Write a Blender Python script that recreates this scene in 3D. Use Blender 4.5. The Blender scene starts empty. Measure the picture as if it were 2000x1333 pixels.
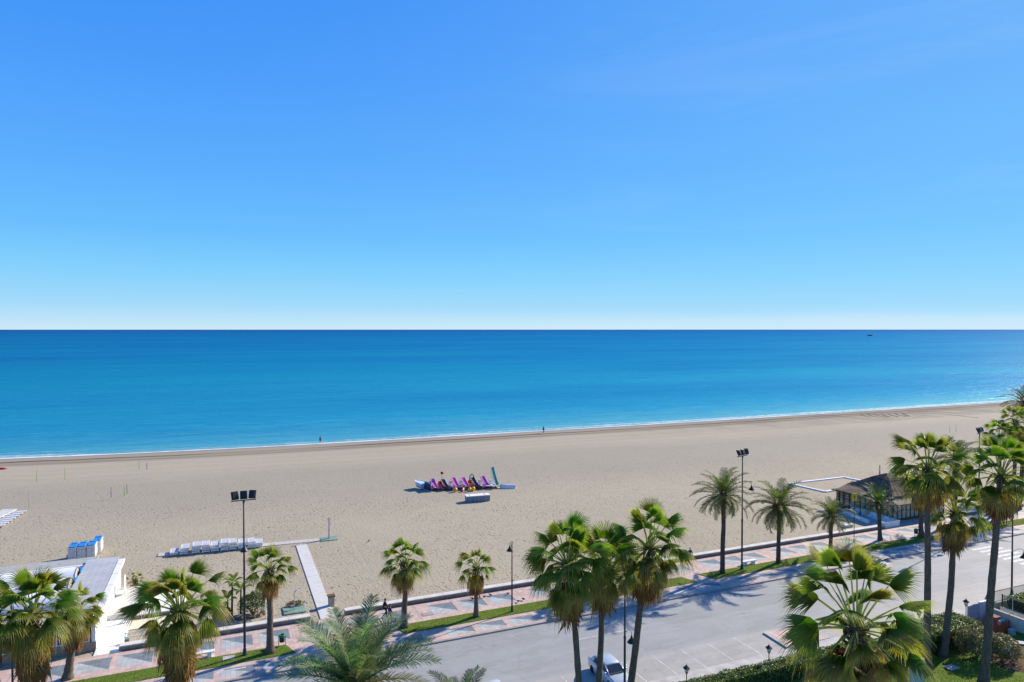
import bpy, bmesh, math, random
from mathutils import Vector, Matrix, Euler, noise
PI = math.pi
rad = math.radians
R = random.Random(7)
sc = bpy.context.scene
COL = sc.collection

# ------------------------------------------------------------------ frame
# world X runs along the promenade (to the right in the photo), Y towards the sea, Z up.
F = 1333.0; EYE = 28.0
PITCH = math.atan(22.5 / F)
UX, UY = 3150.0, 1333.0
_n = math.hypot(UX, UY); UX /= _n; UY /= _n
CP, SP = math.cos(PITCH), math.sin(PITCH)

def _ray(px, py):
    x = (px - 1000) / F; y = -(py - 666.5) / F
    return x, CP + y * SP, -SP + y * CP
def c2w(x, y):            # camera-plan coordinates to world plan
    return x * UX + y * UY, -x * UY + y * UX
def depth_of(s, t):
    return s * UY + t * UX
def at(px, py, z=0.0):    # place on the level z
    r = _ray(px, py); k = (z - EYE) / r[2]
    s, t = c2w(r[0] * k, r[1] * k)
    return Vector((s, t, z))
def atd(px, py, d):       # place at a distance d in front of the camera
    r = _ray(px, py); k = d / r[1]
    s, t = c2w(r[0] * k, d)
    return Vector((s, t, EYE + k * r[2]))

# ------------------------------------------------------------------ materials
def new_mat(name):
    m = bpy.data.materials.new(name); m.use_nodes = True
    nt = m.node_tree; nt.nodes.clear()
    out = nt.nodes.new('ShaderNodeOutputMaterial')
    b = nt.nodes.new('ShaderNodeBsdfPrincipled')
    nt.links.new(b.outputs[0], out.inputs['Surface'])
    return m, nt, b, out
def nd(nt, typ, **kw):
    n = nt.nodes.new(typ)
    for k, v in kw.items():
        if k.startswith('i_'):
            n.inputs[k[2:].replace('_', ' ')].default_value = v
        else:
            setattr(n, k, v)
    return n
def lk(nt, a, b): nt.links.new(a, b)
def ramp(nt, fac, stops, interp='LINEAR'):
    n = nt.nodes.new('ShaderNodeValToRGB'); n.color_ramp.interpolation = interp
    e = n.color_ramp.elements
    while len(e) < len(stops): e.new(0.5)
    for i, (p, c) in enumerate(stops):
        e[i].position = p; e[i].color = (c[0], c[1], c[2], 1) if not isinstance(c, (int, float)) else (c, c, c, 1)
    lk(nt, fac, n.inputs[0]); return n.outputs[0]
def mixc(nt, fac, a, b, mode='MIX'):
    n = nt.nodes.new('ShaderNodeMix'); n.data_type = 'RGBA'; n.blend_type = mode
    for sock, v in ((n.inputs[0], fac), (n.inputs[6], a), (n.inputs[7], b)):
        if hasattr(v, 'is_linked'): lk(nt, v, sock)
        elif isinstance(v, (int, float)): sock.default_value = v
        else: sock.default_value = (v[0], v[1], v[2], 1)
    return n.outputs[2]
def mth(nt, op, a, b=None, c=None, clamp=False):
    n = nt.nodes.new('ShaderNodeMath'); n.operation = op; n.use_clamp = clamp
    for i, v in enumerate((a, b, c)):
        if v is None: continue
        if hasattr(v, 'is_linked'): lk(nt, v, n.inputs[i])
        else: n.inputs[i].default_value = v
    return n.outputs[0]
def pos(nt):
    return nt.nodes.new('ShaderNodeNewGeometry').outputs['Position']
def scaled(nt, vec, s):
    n = nt.nodes.new('ShaderNodeMapping'); n.inputs['Scale'].default_value = s
    lk(nt, vec, n.inputs['Vector']); return n.outputs[0]
def noi(nt, vec, scale, detail=3, rough=0.55, dist=0.0):
    n = nt.nodes.new('ShaderNodeTexNoise'); n.inputs['Scale'].default_value = scale
    n.inputs['Detail'].default_value = detail; n.inputs['Roughness'].default_value = rough
    n.inputs['Distortion'].default_value = dist
    lk(nt, vec, n.inputs['Vector']); return n.outputs['Fac']
def bump(nt, h, strength, dist, b, prev=None):
    n = nt.nodes.new('ShaderNodeBump'); n.inputs['Strength'].default_value = strength
    n.inputs['Distance'].default_value = dist
    lk(nt, h, n.inputs['Height'])
    if prev is not None: lk(nt, prev, n.inputs['Normal'])
    if b is not None: lk(nt, n.outputs[0], b.inputs['Normal'])
    return n.outputs[0]

def simple(name, col, rough=0.6, spec=0.3, metal=0.0, var=0.18, scale=3.0, bmp=0.0, bscale=20.0, obj=True):
    """painted / plain surface with a little wear in it"""
    m, nt, b, out = new_mat(name)
    tc = nt.nodes.new('ShaderNodeTexCoord').outputs['Object'] if obj else pos(nt)
    f = noi(nt, tc, scale, 4, 0.6)
    lo = [c * (1 - var) for c in col]; hi = [min(1, c * (1 + var * 0.6)) for c in col]
    lk(nt, ramp(nt, f, [(0.3, lo), (0.7, hi)]), b.inputs['Base Color'])
    b.inputs['Roughness'].default_value = rough
    b.inputs['Specular IOR Level'].default_value = spec
    b.inputs['Metallic'].default_value = metal
    if bmp: bump(nt, noi(nt, tc, bscale, 3), bmp, 0.02, b)
    return m

def leaf_material(name, trans=0.38, rough=0.38, spec=0.45, tint=(1.85, 1.95, 0.65)):
    m, nt, b, out = new_mat(name)
    a = nd(nt, 'ShaderNodeAttribute', attribute_name='Col')
    b.inputs['Roughness'].default_value = rough
    b.inputs['Specular IOR Level'].default_value = spec
    lk(nt, a.outputs['Color'], b.inputs['Base Color'])
    t = nt.nodes.new('ShaderNodeBsdfTranslucent')
    lk(nt, mixc(nt, 1.0, a.outputs['Color'], tint, 'MULTIPLY'), t.inputs['Color'])
    mx = nt.nodes.new('ShaderNodeMixShader'); mx.inputs[0].default_value = trans
    lk(nt, b.outputs[0], mx.inputs[1]); lk(nt, t.outputs[0], mx.inputs[2])
    lk(nt, mx.outputs[0], out.inputs['Surface'])
    return m

def mat_sand():
    m, nt, b, out = new_mat('sand')
    p = pos(nt)
    d = nd(nt, 'ShaderNodeAttribute', attribute_name='shore').outputs['Fac']   # metres inland from the water's edge
    dn = mth(nt, 'DIVIDE', mth(nt, 'ADD', d, mth(nt, 'MULTIPLY', mth(nt, 'SUBTRACT', noi(nt, p, 0.022, 3), 0.5), 16.0)), 120.0)
    big = noi(nt, p, 0.045, 4, 0.6)
    mid = noi(nt, p, 0.6, 4, 0.6)
    base = ramp(nt, big, [(0.3, (0.380, 0.331, 0.241)), (0.7, (0.440, 0.385, 0.284))])
    base = mixc(nt, 0.30, base, ramp(nt, mid, [(0.3, (0.330, 0.286, 0.209)), (0.7, (0.478, 0.416, 0.311))]))
    # trampled grey zone in the middle of the beach
    zone = ramp(nt, dn, [(0.22, 0.0), (0.34, 1.0), (0.52, 0.8), (0.66, 0.0)])
    base = mixc(nt, mth(nt, 'MULTIPLY', zone, 0.65), base, (0.316, 0.286, 0.234))
    # footprints: separate pits, some cells left untrodden
    warp = nt.nodes.new('ShaderNodeVectorMath'); warp.operation = 'ADD'
    lk(nt, p, warp.inputs[0])
    nz = nd(nt, 'ShaderNodeTexNoise'); nz.inputs['Scale'].default_value = 1.4; lk(nt, p, nz.inputs['Vector'])
    lk(nt, nz.outputs['Color'], warp.inputs[1])
    def pits(scale, r0, r1, drop, vec):
        v = nd(nt, 'ShaderNodeTexVoronoi', feature='F1'); v.inputs['Scale'].default_value = scale; v.inputs['Randomness'].default_value = 1.0
        lk(nt, vec, v.inputs['Vector'])
        sp_ = nt.nodes.new('ShaderNodeSeparateColor'); lk(nt, v.outputs['Color'], sp_.inputs[0])
        keep = ramp(nt, sp_.outputs[0], [(drop, 0.0), (drop + 0.02, 1.0)])
        return mth(nt, 'MULTIPLY', mth(nt, 'SUBTRACT', 1.0, ramp(nt, v.outputs['Distance'], [(r0, 0.0), (r1, 1.0)])), keep)
    p1 = pits(1.35, 0.10, 0.25, 0.20, warp.outputs[0]); p2 = pits(2.4, 0.12, 0.28, 0.25, scaled(nt, warp.outputs[0], (1, 0.85, 1)))
    dens = ramp(nt, noi(nt, p, 0.08, 3), [(0.34, 0.15), (0.58, 1.0)])
    inland = ramp(nt, dn, [(0.20, 0.0), (0.30, 0.55), (0.62, 1.0)])
    amt = mth(nt, 'MULTIPLY', dens, inland)
    h = mth(nt, 'MULTIPLY', mth(nt, 'ADD', mth(nt, 'MULTIPLY', p1, -0.75), mth(nt, 'MULTIPLY', p2, -0.5)), amt)
    h = mth(nt, 'ADD', h, mth(nt, 'MULTIPLY', mth(nt, 'MULTIPLY', noi(nt, p, 2.6, 3), inland), 0.55))
    # shade in the bottom of the pits, painted into the sand colour
    base = mixc(nt, mth(nt, 'MULTIPLY', mth(nt, 'MAXIMUM', p1, p2), mth(nt, 'MULTIPLY', amt, 0.60)), base, (0.17, 0.14, 0.10))
    # raked / tyre lines parallel to the water
    q = nt.nodes.new('ShaderNodeCombineXYZ'); lk(nt, mth(nt, 'ADD', d, mth(nt, 'MULTIPLY', noi(nt, p, 0.02, 2), 5.0)), q.inputs[0])
    lines = ramp(nt, noi(nt, q.outputs[0], 0.75, 3, 0.75), [(0.38, 0.0), (0.62, 1.0)])
    rk = ramp(nt, dn, [(0.06, 0.0), (0.11, 1.0), (0.24, 0.8), (0.33, 0.25), (0.5, 0.0)])
    h = mth(nt, 'ADD', h, mth(nt, 'MULTIPLY', mth(nt, 'MULTIPLY', lines, rk), 0.40))
    base = mixc(nt, mth(nt, 'MULTIPLY', lines, mth(nt, 'MULTIPLY', rk, 0.55)), base, (0.485, 0.433, 0.338))
    base = mixc(nt, mth(nt, 'MULTIPLY', mth(nt, 'SUBTRACT', 1.0, lines), mth(nt, 'MULTIPLY', rk, 0.50)), base, (0.320, 0.288, 0.225))
    # shore: damp swash, dark scarp lines, brown gravelly strip behind
    wob = mth(nt, 'DIVIDE', mth(nt, 'ADD', d, mth(nt, 'MULTIPLY', mth(nt, 'SUBTRACT', noi(nt, p, 0.03, 3), 0.5), 4.0)), 30.0)
    swash = ramp(nt, wob, [(0.0, 1.0), (0.20, 0.9), (0.25, 0.0)])
    base = mixc(nt, mth(nt, 'MULTIPLY', swash, 0.85), base, ramp(nt, wob, [(0.0, (0.20, 0.175, 0.150)), (0.10, (0.31, 0.275, 0.225)), (0.22, (0.27, 0.235, 0.19))]))
    strip_ = ramp(nt, wob, [(0.21, 0.0), (0.25, 1.0), (0.38, 0.9), (0.47, 0.0)])
    base = mixc(nt, mth(nt, 'MULTIPLY', strip_, 0.85), base, mixc(nt, lines, (0.205, 0.165, 0.120), (0.325, 0.275, 0.205)))
    sepx = nt.nodes.new('ShaderNodeSeparateXYZ'); lk(nt, p, sepx.inputs[0])
    far = nt.nodes.new('ShaderNodeMapRange'); lk(nt, sepx.outputs[0], far.inputs[0]); far.inputs[1].default_value = 90; far.inputs[2].default_value = 210; far.clamp = True
    tr = ramp(nt, noi(nt, scaled(nt, p, (0.10, 0.03, 1)), 1.0, 4, 0.7, 1.2), [(0.44, 0.0), (0.56, 1.0)])
    fz = ramp(nt, wob, [(0.2, 1.0), (0.75, 0.7), (0.95, 0.0)])
    base = mixc(nt, mth(nt, 'MULTIPLY', mth(nt, 'MULTIPLY', far.outputs[0], fz), mth(nt, 'ADD', 0.35, mth(nt, 'MULTIPLY', tr, 0.5))), base, (0.175, 0.150, 0.118))
    gap = ramp(nt, noi(nt, scaled(nt, p, (0.02, 0.1, 1)), 1.0, 3), [(0.38, 0.25), (0.55, 1.0)])
    wr = ramp(nt, wob, [(0.205, 0.0), (0.225, 1.0), (0.245, 1.0), (0.262, 0.0), (0.33, 0.0), (0.345, 0.8), (0.36, 0.0)])
    base = mixc(nt, mth(nt, 'MULTIPLY', wr, gap), base, (0.060, 0.050, 0.038))
    # scattered scraps of weed
    sp = ramp(nt, noi(nt, p, 2.2, 2, 0.5), [(0.69, 0.0), (0.74, 1.0)])
    base = mixc(nt, mth(nt, 'MULTIPLY', sp, 0.40), base, (0.17, 0.14, 0.10))
    lk(nt, base, b.inputs['Base Color'])
    b.inputs['Roughness'].default_value = 0.9; b.inputs['Specular IOR Level'].default_value = 0.10
    bump(nt, h, 1.0, 0.12, b)
    return m

def mat_sea():
    m, nt, b, out = new_mat('sea')
    p = pos(nt)
    d = nd(nt, 'ShaderNodeAttribute', attribute_name='shore').outputs['Fac']    # metres seaward
    ld = mth(nt, 'LOGARITHM', mth(nt, 'ADD', mth(nt, 'MAXIMUM', d, 0.0), 5.0), 10.0)   # 0.7 .. 5
    fac = mth(nt, 'DIVIDE', ld, 5.0)
    sep = nt.nodes.new('ShaderNodeSeparateXYZ'); lk(nt, p, sep.inputs[0])
    n1 = noi(nt, scaled(nt, p, (0.004, 0.012, 1)), 1.0, 4, 0.6)
    n1b = noi(nt, scaled(nt, p, (0.0006, 0.0035, 1)), 1.0, 4, 0.6)
    fac = mth(nt, 'ADD', fac, mth(nt, 'MULTIPLY', mth(nt, 'SUBTRACT', n1, 0.5), 0.07))
    fac = mth(nt, 'ADD', fac, mth(nt, 'MULTIPLY', mth(nt, 'SUBTRACT', n1b, 0.5), 0.11))
    chop = noi(nt, scaled(nt, p, (0.10, 0.36, 1)), 1.0, 5, 0.75)
    fac = mth(nt, 'ADD', fac, mth(nt, 'MULTIPLY', mth(nt, 'SUBTRACT', chop, 0.5), 0.22))
    col = ramp(nt, fac, SEA_STOPS)
    pt = noi(nt, scaled(nt, p, (0.0022, 0.0075, 1)), 1.0, 4, 0.6, 0.5)
    col = mixc(nt, 1.0, col, ramp(nt, pt, [(0.32, (0.70, 0.86, 0.92)), (0.50, (1.0, 1.02, 0.98)), (0.68, (1.15, 1.18, 0.98))]), 'MULTIPLY')
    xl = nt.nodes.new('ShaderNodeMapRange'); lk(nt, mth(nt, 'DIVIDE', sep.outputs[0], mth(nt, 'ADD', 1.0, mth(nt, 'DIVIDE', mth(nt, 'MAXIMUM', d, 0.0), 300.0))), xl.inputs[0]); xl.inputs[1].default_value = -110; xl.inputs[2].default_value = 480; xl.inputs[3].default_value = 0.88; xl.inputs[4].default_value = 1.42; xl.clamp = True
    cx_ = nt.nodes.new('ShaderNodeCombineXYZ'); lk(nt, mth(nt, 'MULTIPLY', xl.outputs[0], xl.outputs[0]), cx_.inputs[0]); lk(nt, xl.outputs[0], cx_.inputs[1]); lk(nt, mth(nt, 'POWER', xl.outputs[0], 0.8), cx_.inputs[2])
    col = mixc(nt, 1.0, col, cx_.outputs[0], 'MULTIPLY')  # sun glitter painted into the water colour, lighter towards the right
    # foam: swash edge and one low breaker
    fx = noi(nt, scaled(nt, p, (0.06, 0.25, 1)), 1.0, 3, 0.6)
    fine = noi(nt, scaled(nt, p, (0.5, 1.3, 1)), 1.0, 4, 0.7)
    dd = mth(nt, 'ADD', d, mth(nt, 'MULTIPLY', mth(nt, 'SUBTRACT', fx, 0.5), 3.2))
    xr = nt.nodes.new('ShaderNodeMapRange'); lk(nt, sep.outputs[0], xr.inputs[0])
    xr.inputs[1].default_value = -40; xr.inputs[2].default_value = 190; xr.inputs[3].default_value = 0.0; xr.inputs[4].default_value = 1.0
    e1 = ramp(nt, mth(nt, 'DIVIDE', dd, 20.0), [(0.0, 1.0), (0.040, 1.0), (0.07, 0.0)])
    e2 = ramp(nt, mth(nt, 'DIVIDE', dd, 20.0), [(0.10, 0.0), (0.14, 1.0), (0.22, 0.85), (0.26, 0.0)])
    e3 = ramp(nt, mth(nt, 'DIVIDE', dd, 20.0), [(0.36, 0.0), (0.40, 1.0), (0.43, 0.0)])
    th = ramp(nt, fine, [(0.40, 0.0), (0.56, 1.0)])
    lng = ramp(nt, noi(nt, scaled(nt, p, (0.028, 0.01, 1)), 1.0, 2, 0.5), [(0.44, 0.0), (0.56, 1.0)])
    foam = mth(nt, 'MAXIMUM', mth(nt, 'MULTIPLY', e1, ramp(nt, fine, [(0.30, 0.45), (0.50, 1.0)])),
               mth(nt, 'MULTIPLY', mth(nt, 'MULTIPLY', e2, th), mth(nt, 'MAXIMUM', mth(nt, 'MULTIPLY', lng, 0.55), xr.outputs[0])))
    foam = mth(nt, 'MAXIMUM', foam, mth(nt, 'MULTIPLY', mth(nt, 'MULTIPLY', e3, lng), mth(nt, 'MULTIPLY', th, 0.35)))
    col = mixc(nt, foam, col, (0.78, 0.80, 0.82))
    nt.nodes.remove(b)
    df = nt.nodes.new('ShaderNodeBsdfDiffuse'); gl = nt.nodes.new('ShaderNodeBsdfGlossy'); gl.inputs['Roughness'].default_value = SEA_ROUGH
    lk(nt, col, df.inputs['Color'])
    ms = nt.nodes.new('ShaderNodeMixShader'); ms.inputs[0].default_value = SEA_SPEC
    lk(nt, df.outputs[0], ms.inputs[1]); lk(nt, gl.outputs[0], ms.inputs[2]); lk(nt, ms.outputs[0], out.inputs['Surface'])
    # waves: swell lines roughly parallel to the shore plus ripples
    w1 = noi(nt, scaled(nt, p, (0.035, 0.17, 1)), 1.0, 4, 0.65, 0.6)
    w2 = noi(nt, scaled(nt, p, (0.25, 0.8, 1)), 1.0, 3, 0.6)
    w3 = noi(nt, scaled(nt, p, (0.004, 0.02, 1)), 1.0, 4, 0.65)
    hh = mth(nt, 'ADD', mth(nt, 'MULTIPLY', w1, 1.0), mth(nt, 'MULTIPLY', w2, 0.42))
    hh = mth(nt, 'ADD', hh, mth(nt, 'MULTIPLY', w3, 4.0))
    bn = bump(nt, hh, 0.85, 0.8, None)
    lk(nt, bn, df.inputs['Normal']); lk(nt, bn, gl.inputs['Normal'])
    return m

def mat_asphalt(name, lo, hi):
    m, nt, b, out = new_mat(name)
    p = pos(nt)
    a = noi(nt, p, 0.25, 4, 0.65); g = noi(nt, p, 14.0, 2)
    tr = noi(nt, scaled(nt, p, (0.03, 0.75, 1)), 1.0, 4, 0.6)
    c = ramp(nt, a, [(0.28, lo), (0.72, hi)])
    c = mixc(nt, mth(nt, 'MULTIPLY', ramp(nt, tr, [(0.42, 0.0), (0.62, 1.0)]), 0.38), c, [v * 0.80 for v in lo])
    c = mixc(nt, 0.25, c, ramp(nt, g, [(0.3, [v * 0.6 for v in lo]), (0.7, [v * 1.15 for v in hi])]))
    st = ramp(nt, noi(nt, p, 0.9, 3, 0.5), [(0.66, 0.0), (0.74, 1.0)])
    c = mixc(nt, mth(nt, 'MULTIPLY', st, 0.45), c, [v * 0.55 for v in lo])
    pa = ramp(nt, noi(nt, scaled(nt, p, (0.12, 0.30, 1)), 1.0, 5, 0.7), [(0.50, 0.0), (0.53, 1.0)])
    c = mixc(nt, mth(nt, 'MULTIPLY', pa, 0.16), c, [v * 1.25 for v in hi])
    cr = nd(nt, 'ShaderNodeTexVoronoi', feature='DISTANCE_TO_EDGE'); cr.inputs['Scale'].default_value = 0.16
    wv = nt.nodes.new('ShaderNodeVectorMath'); wv.operation = 'ADD'; lk(nt, p, wv.inputs[0])
    nz = nd(nt, 'ShaderNodeTexNoise'); nz.inputs['Scale'].default_value = 0.5; nz.inputs['Detail'].default_value = 4; lk(nt, p, nz.inputs['Vector'])
    lk(nt, nz.outputs['Color'], wv.inputs[1]); lk(nt, wv.outputs[0], cr.inputs['Vector'])
    c = mixc(nt, mth(nt, 'MULTIPLY', ramp(nt, cr.outputs['Distance'], [(0.004, 1.0), (0.012, 0.0)]), 0.10), c, [v * 0.45 for v in lo])
    lk(nt, c, b.inputs['Base Color'])
    b.inputs['Roughness'].default_value = 0.75; b.inputs['Specular IOR Level'].default_value = 0.35
    bump(nt, g, 0.35, 0.012, b)
    return m

def mat_tiles(name, col, tile=0.4, var=0.16):
    m, nt, b, out = new_mat(name)
    p = pos(nt)
    br = nd(nt, 'ShaderNodeTexBrick', offset=0.0)
    br.inputs['Scale'].default_value = 1.0; br.inputs['Brick Width'].default_value = tile; br.inputs['Row Height'].default_value = tile
    br.inputs['Mortar Size'].default_value = 0.008
    lo = [c * (1 - var) for c in col]; hi = [c * (1 + var * 0.7) for c in col]
    br.inputs['Color1'].default_value = (*lo, 1); br.inputs['Color2'].default_value = (*hi, 1)
    br.inputs['Mortar'].default_value = (*[c * 0.55 for c in col], 1)
    lk(nt, p, br.inputs['Vector'])
    dirt = noi(nt, p, 0.55, 5, 0.65)
    c = mixc(nt, mth(nt, 'MULTIPLY', ramp(nt, dirt, [(0.46, 0.0), (0.72, 1.0)]), 0.42), br.outputs['Color'], [v * 0.62 for v in col])
    sp = ramp(nt, noi(nt, p, 4.0, 2), [(0.68, 0.0), (0.74, 1.0)])
    c = mixc(nt, mth(nt, 'MULTIPLY', sp, 0.35), c, (0.16, 0.13, 0.11))
    lk(nt, c, b.inputs['Base Color'])
    b.inputs['Roughness'].default_value = 0.7; b.inputs['Specular IOR Level'].default_value = 0.3
    bump(nt, br.outputs['Fac'], -0.25, 0.01, b)
    return m

def mat_grass():
    m, nt, b, out = new_mat('grass_ground')
    p = pos(nt)
    a = noi(nt, p, 0.7, 4, 0.6); g = noi(nt, p, 9.0, 3, 0.7)
    c = ramp(nt, a, [(0.3, (0.105, 0.170, 0.022)), (0.55, (0.160, 0.230, 0.032)), (0.75, (0.215, 0.235, 0.060))])
    c = mixc(nt, 0.5, c, ramp(nt, g, [(0.3, (0.035, 0.06, 0.012)), (0.7, (0.16, 0.22, 0.045))]))
    lk(nt, c, b.inputs['Base Color']); b.inputs['Roughness'].default_value = 0.9; b.inputs['Specular IOR Level'].default_value = 0.1
    bump(nt, g, 0.9, 0.06, b)
    return m

def mat_stone(name, lo, hi, mortar, scale=1.0):
    m, nt, b, out = new_mat(name)
    p = nt.nodes.new('ShaderNodeTexCoord').outputs['Object']
    v = nd(nt, 'ShaderNodeTexVoronoi', feature='F1'); v.inputs['Scale'].default_value = 3.6 * scale
    e = nd(nt, 'ShaderNodeTexVoronoi', feature='DISTANCE_TO_EDGE'); e.inputs['Scale'].default_value = 3.6 * scale
    lk(nt, p, v.inputs['Vector']); lk(nt, p, e.inputs['Vector'])
    c = mixc(nt, v.outputs['Color'], lo, hi)
    c = mixc(nt, 0.3, c, ramp(nt, noi(nt, p, 7.0, 3), [(0.3, lo), (0.7, hi)]))
    c = mixc(nt, ramp(nt, e.outputs['Distance'], [(0.02, 1.0), (0.07, 0.0)]), c, mortar)
    lk(nt, c, b.inputs['Base Color']); b.inputs['Roughness'].default_value = 0.9
    bump(nt, ramp(nt, e.outputs['Distance'], [(0.0, 0.0), (0.12, 1.0)]), 0.6, 0.03, b)
    return m

def mat_trunk(name, lo, hi, rings=9.0):
    m, nt, b, out = new_mat(name)
    p = nt.nodes.new('ShaderNodeTexCoord').outputs['Object']
    w = nd(nt, 'ShaderNodeTexWave', wave_type='BANDS', bands_direction='Z')
    w.inputs['Scale'].default_value = rings / 6.0; w.inputs['Distortion'].default_value = 5.0; w.inputs['Detail'].default_value = 3
    lk(nt, p, w.inputs['Vector'])
    n = noi(nt, scaled(nt, p, (5, 5, 1.2)), 1.5, 4, 0.7)
    f = mth(nt, 'ADD', mth(nt, 'MULTIPLY', w.outputs['Fac'], 0.25), mth(nt, 'MULTIPLY', n, 0.8))
    lk(nt, ramp(nt, f, [(0.28, lo), (0.75, hi)]), b.inputs['Base Color'])
    b.inputs['Roughness'].default_value = 0.92; b.inputs['Specular IOR Level'].default_value = 0.1
    bump(nt, f, 0.9, 0.05, b)
    return m

def mat_roofgrid():
    m, nt, b, out = new_mat('roof_panels')
    p = pos(nt)
    br = nd(nt, 'ShaderNodeTexBrick', offset=0.0)
    br.inputs['Scale'].default_value = 1.0; br.inputs['Brick Width'].default_value = 0.62; br.inputs['Row Height'].default_value = 0.85
    br.inputs['Mortar Size'].default_value = 0.045; br.inputs['Mortar Smooth'].default_value = 0.9
    br.inputs['Color1'].default_value = (0.43, 0.44, 0.46, 1); br.inputs['Color2'].default_value = (0.49, 0.50, 0.52, 1)
    br.inputs['Mortar'].default_value = (0.58, 0.58, 0.58, 1)
    lk(nt, p, br.inputs['Vector'])
    n = noi(nt, p, 0.8, 4)
    lk(nt, mixc(nt, mth(nt, 'MULTIPLY', ramp(nt, n, [(0.4, 0.0), (0.7, 1.0)]), 0.4), br.outputs['Color'], (0.36, 0.33, 0.31)), b.inputs['Base Color'])
    b.inputs['Roughness'].default_value = 0.55
    return m

def mat_thatch(name, lo, hi):
    m, nt, b, out = new_mat(name)
    p = nt.nodes.new('ShaderNodeTexCoord').outputs['Object']
    n = noi(nt, scaled(nt, p, (5.0, 1.2, 1.2)), 1.6, 4, 0.7)
    a = noi(nt, p, 0.7, 3)
    c = mixc(nt, 0.3, ramp(nt, n, [(0.3, lo), (0.7, hi)]), ramp(nt, a, [(0.3, lo), (0.7, hi)]))
    lk(nt, c, b.inputs['Base Color']); b.inputs['Roughness'].default_value = 0.95
    bump(nt, n, 0.9, 0.08, b)
    return m

def mat_boards(name, col, step, axis=1):
    m, nt, b, out = new_mat(name)
    p = nt.nodes.new('ShaderNodeTexCoord').outputs['Object']
    w = nd(nt, 'ShaderNodeTexWave', wave_type='BANDS', bands_direction='XYZ'[axis], wave_profile='SAW')
    w.inputs['Scale'].default_value = 1.0 / (step * 20 / (2 * PI)) * 1.0
    w.inputs['Distortion'].default_value = 0.0
    lk(nt, p, w.inputs['Vector'])
    n = noi(nt, scaled(nt, p, (1, 4, 1) if axis == 1 else (4, 1, 1)), 1.0, 3)
    c = ramp(nt, n, [(0.3, [v * 0.82 for v in col]), (0.7, col)])
    c = mixc(nt, mth(nt, 'MULTIPLY', ramp(nt, w.outputs['Fac'], [(0.0, 1.0), (0.14, 0.0)]), 0.45), c, [v * 0.4 for v in col])
    c = mixc(nt, mth(nt, 'MULTIPLY', ramp(nt, noi(nt, p, 0.9, 4), [(0.5, 0.0), (0.7, 1.0)]), 0.3), c, (0.42, 0.37, 0.30))
    lk(nt, c, b.inputs['Base Color']); b.inputs['Roughness'].default_value = 0.7
    return m

def mat_glass(name, col, rough=0.08, alpha=1.0, metal=0.0):
    m, nt, b, out = new_mat(name)
    p = nt.nodes.new('ShaderNodeTexCoord').outputs['Object']
    lk(nt, ramp(nt, noi(nt, p, 1.3, 2), [(0.3, [v * 0.6 for v in col]), (0.7, col)]), b.inputs['Base Color'])
    b.inputs['Roughness'].default_value = rough; b.inputs['Specular IOR Level'].default_value = 0.9
    b.inputs['Alpha'].default_value = alpha
    return m

SEA_STOPS = [(0.14, (0.165, 0.385, 0.430)), (0.24, (0.075, 0.345, 0.455)), (0.36, (0.016, 0.252, 0.435)),
             (0.50, (0.003, 0.188, 0.378)), (0.66, (0.001, 0.142, 0.345)), (0.80, (0.001, 0.106, 0.305)), (0.95, (0.001, 0.082, 0.270))]
SEA_ROUGH = 0.32; SEA_SPEC = 0.055

M = {}
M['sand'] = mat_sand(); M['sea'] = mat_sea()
M['asphalt'] = mat_asphalt('asphalt', (0.285, 0.290, 0.285), (0.365, 0.370, 0.365))
M['bays'] = mat_asphalt('bay_surface', (0.330, 0.322, 0.295), (0.425, 0.412, 0.380))
M['pink'] = mat_tiles('pink_paving', (0.600, 0.445, 0.390))
M['lightgrey'] = mat_tiles('light_grey_paving', (0.455, 0.485, 0.485))
M['darkgrey'] = mat_tiles('dark_grey_paving', (0.200, 0.240, 0.270))
M['concrete'] = simple('concrete', (0.50, 0.48, 0.45), 0.85, 0.2, var=0.25, scale=0.8, bmp=0.3, obj=False)
M['kerb'] = simple('kerb_stone', (0.36, 0.34, 0.32), 0.85, 0.2, var=0.2, scale=1.5, bmp=0.3, obj=False)
M['roadpaint'] = None
M['grass'] = mat_grass()
M['soil'] = simple('soil', (0.150, 0.095, 0.060), 0.95, 0.1, var=0.5, scale=1.6, bmp=0.9, bscale=4.0, obj=False)
M['leaf'] = leaf_material('palm_leaf', 0.47, 0.46, 0.35)
M['dateleaf'] = leaf_material('date_palm_leaf', 0.30, 0.55, 0.15, (1.7, 1.8, 0.7))
M['leafsoft'] = leaf_material('shrub_leaf', 0.30, 0.45, 0.35)
M['dead'] = leaf_material('dead_palm_leaf', 0.28, 0.8, 0.1, (1.3, 1.1, 0.8))
M['blade'] = leaf_material('grass_blade', 0.30, 0.6, 0.2)
M['trunk_fan'] = mat_trunk('fan_palm_bark', (0.060, 0.045, 0.035), (0.215, 0.165, 0.125), 14)
M['trunk_date'] = mat_trunk('date_palm_bark', (0.045, 0.032, 0.025), (0.165, 0.120, 0.090), 10)
M['stem'] = mat_trunk('plant_stem', (0.10, 0.085, 0.04), (0.22, 0.19, 0.10), 10)
M['white'] = simple('white_render', (0.80, 0.79, 0.77), 0.75, 0.2, var=0.10, scale=1.2)
M['whiteplastic'] = simple('white_plastic', (0.78, 0.77, 0.75), 0.4, 0.4, var=0.14, scale=2.0)
M['canvas'] = simple('white_canvas', (0.80, 0.82, 0.85), 0.7, 0.2, var=0.08, scale=0.7, bmp=0.2, bscale=2.0)
M['wallcap'] = simple('wall_cap', (0.66, 0.63, 0.58), 0.8, 0.2, var=0.14, scale=1.2)
M['wallstone'] = mat_stone('wall_stone', (0.17, 0.13, 0.10), (0.36, 0.28, 0.21), (0.28, 0.24, 0.19))
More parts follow.
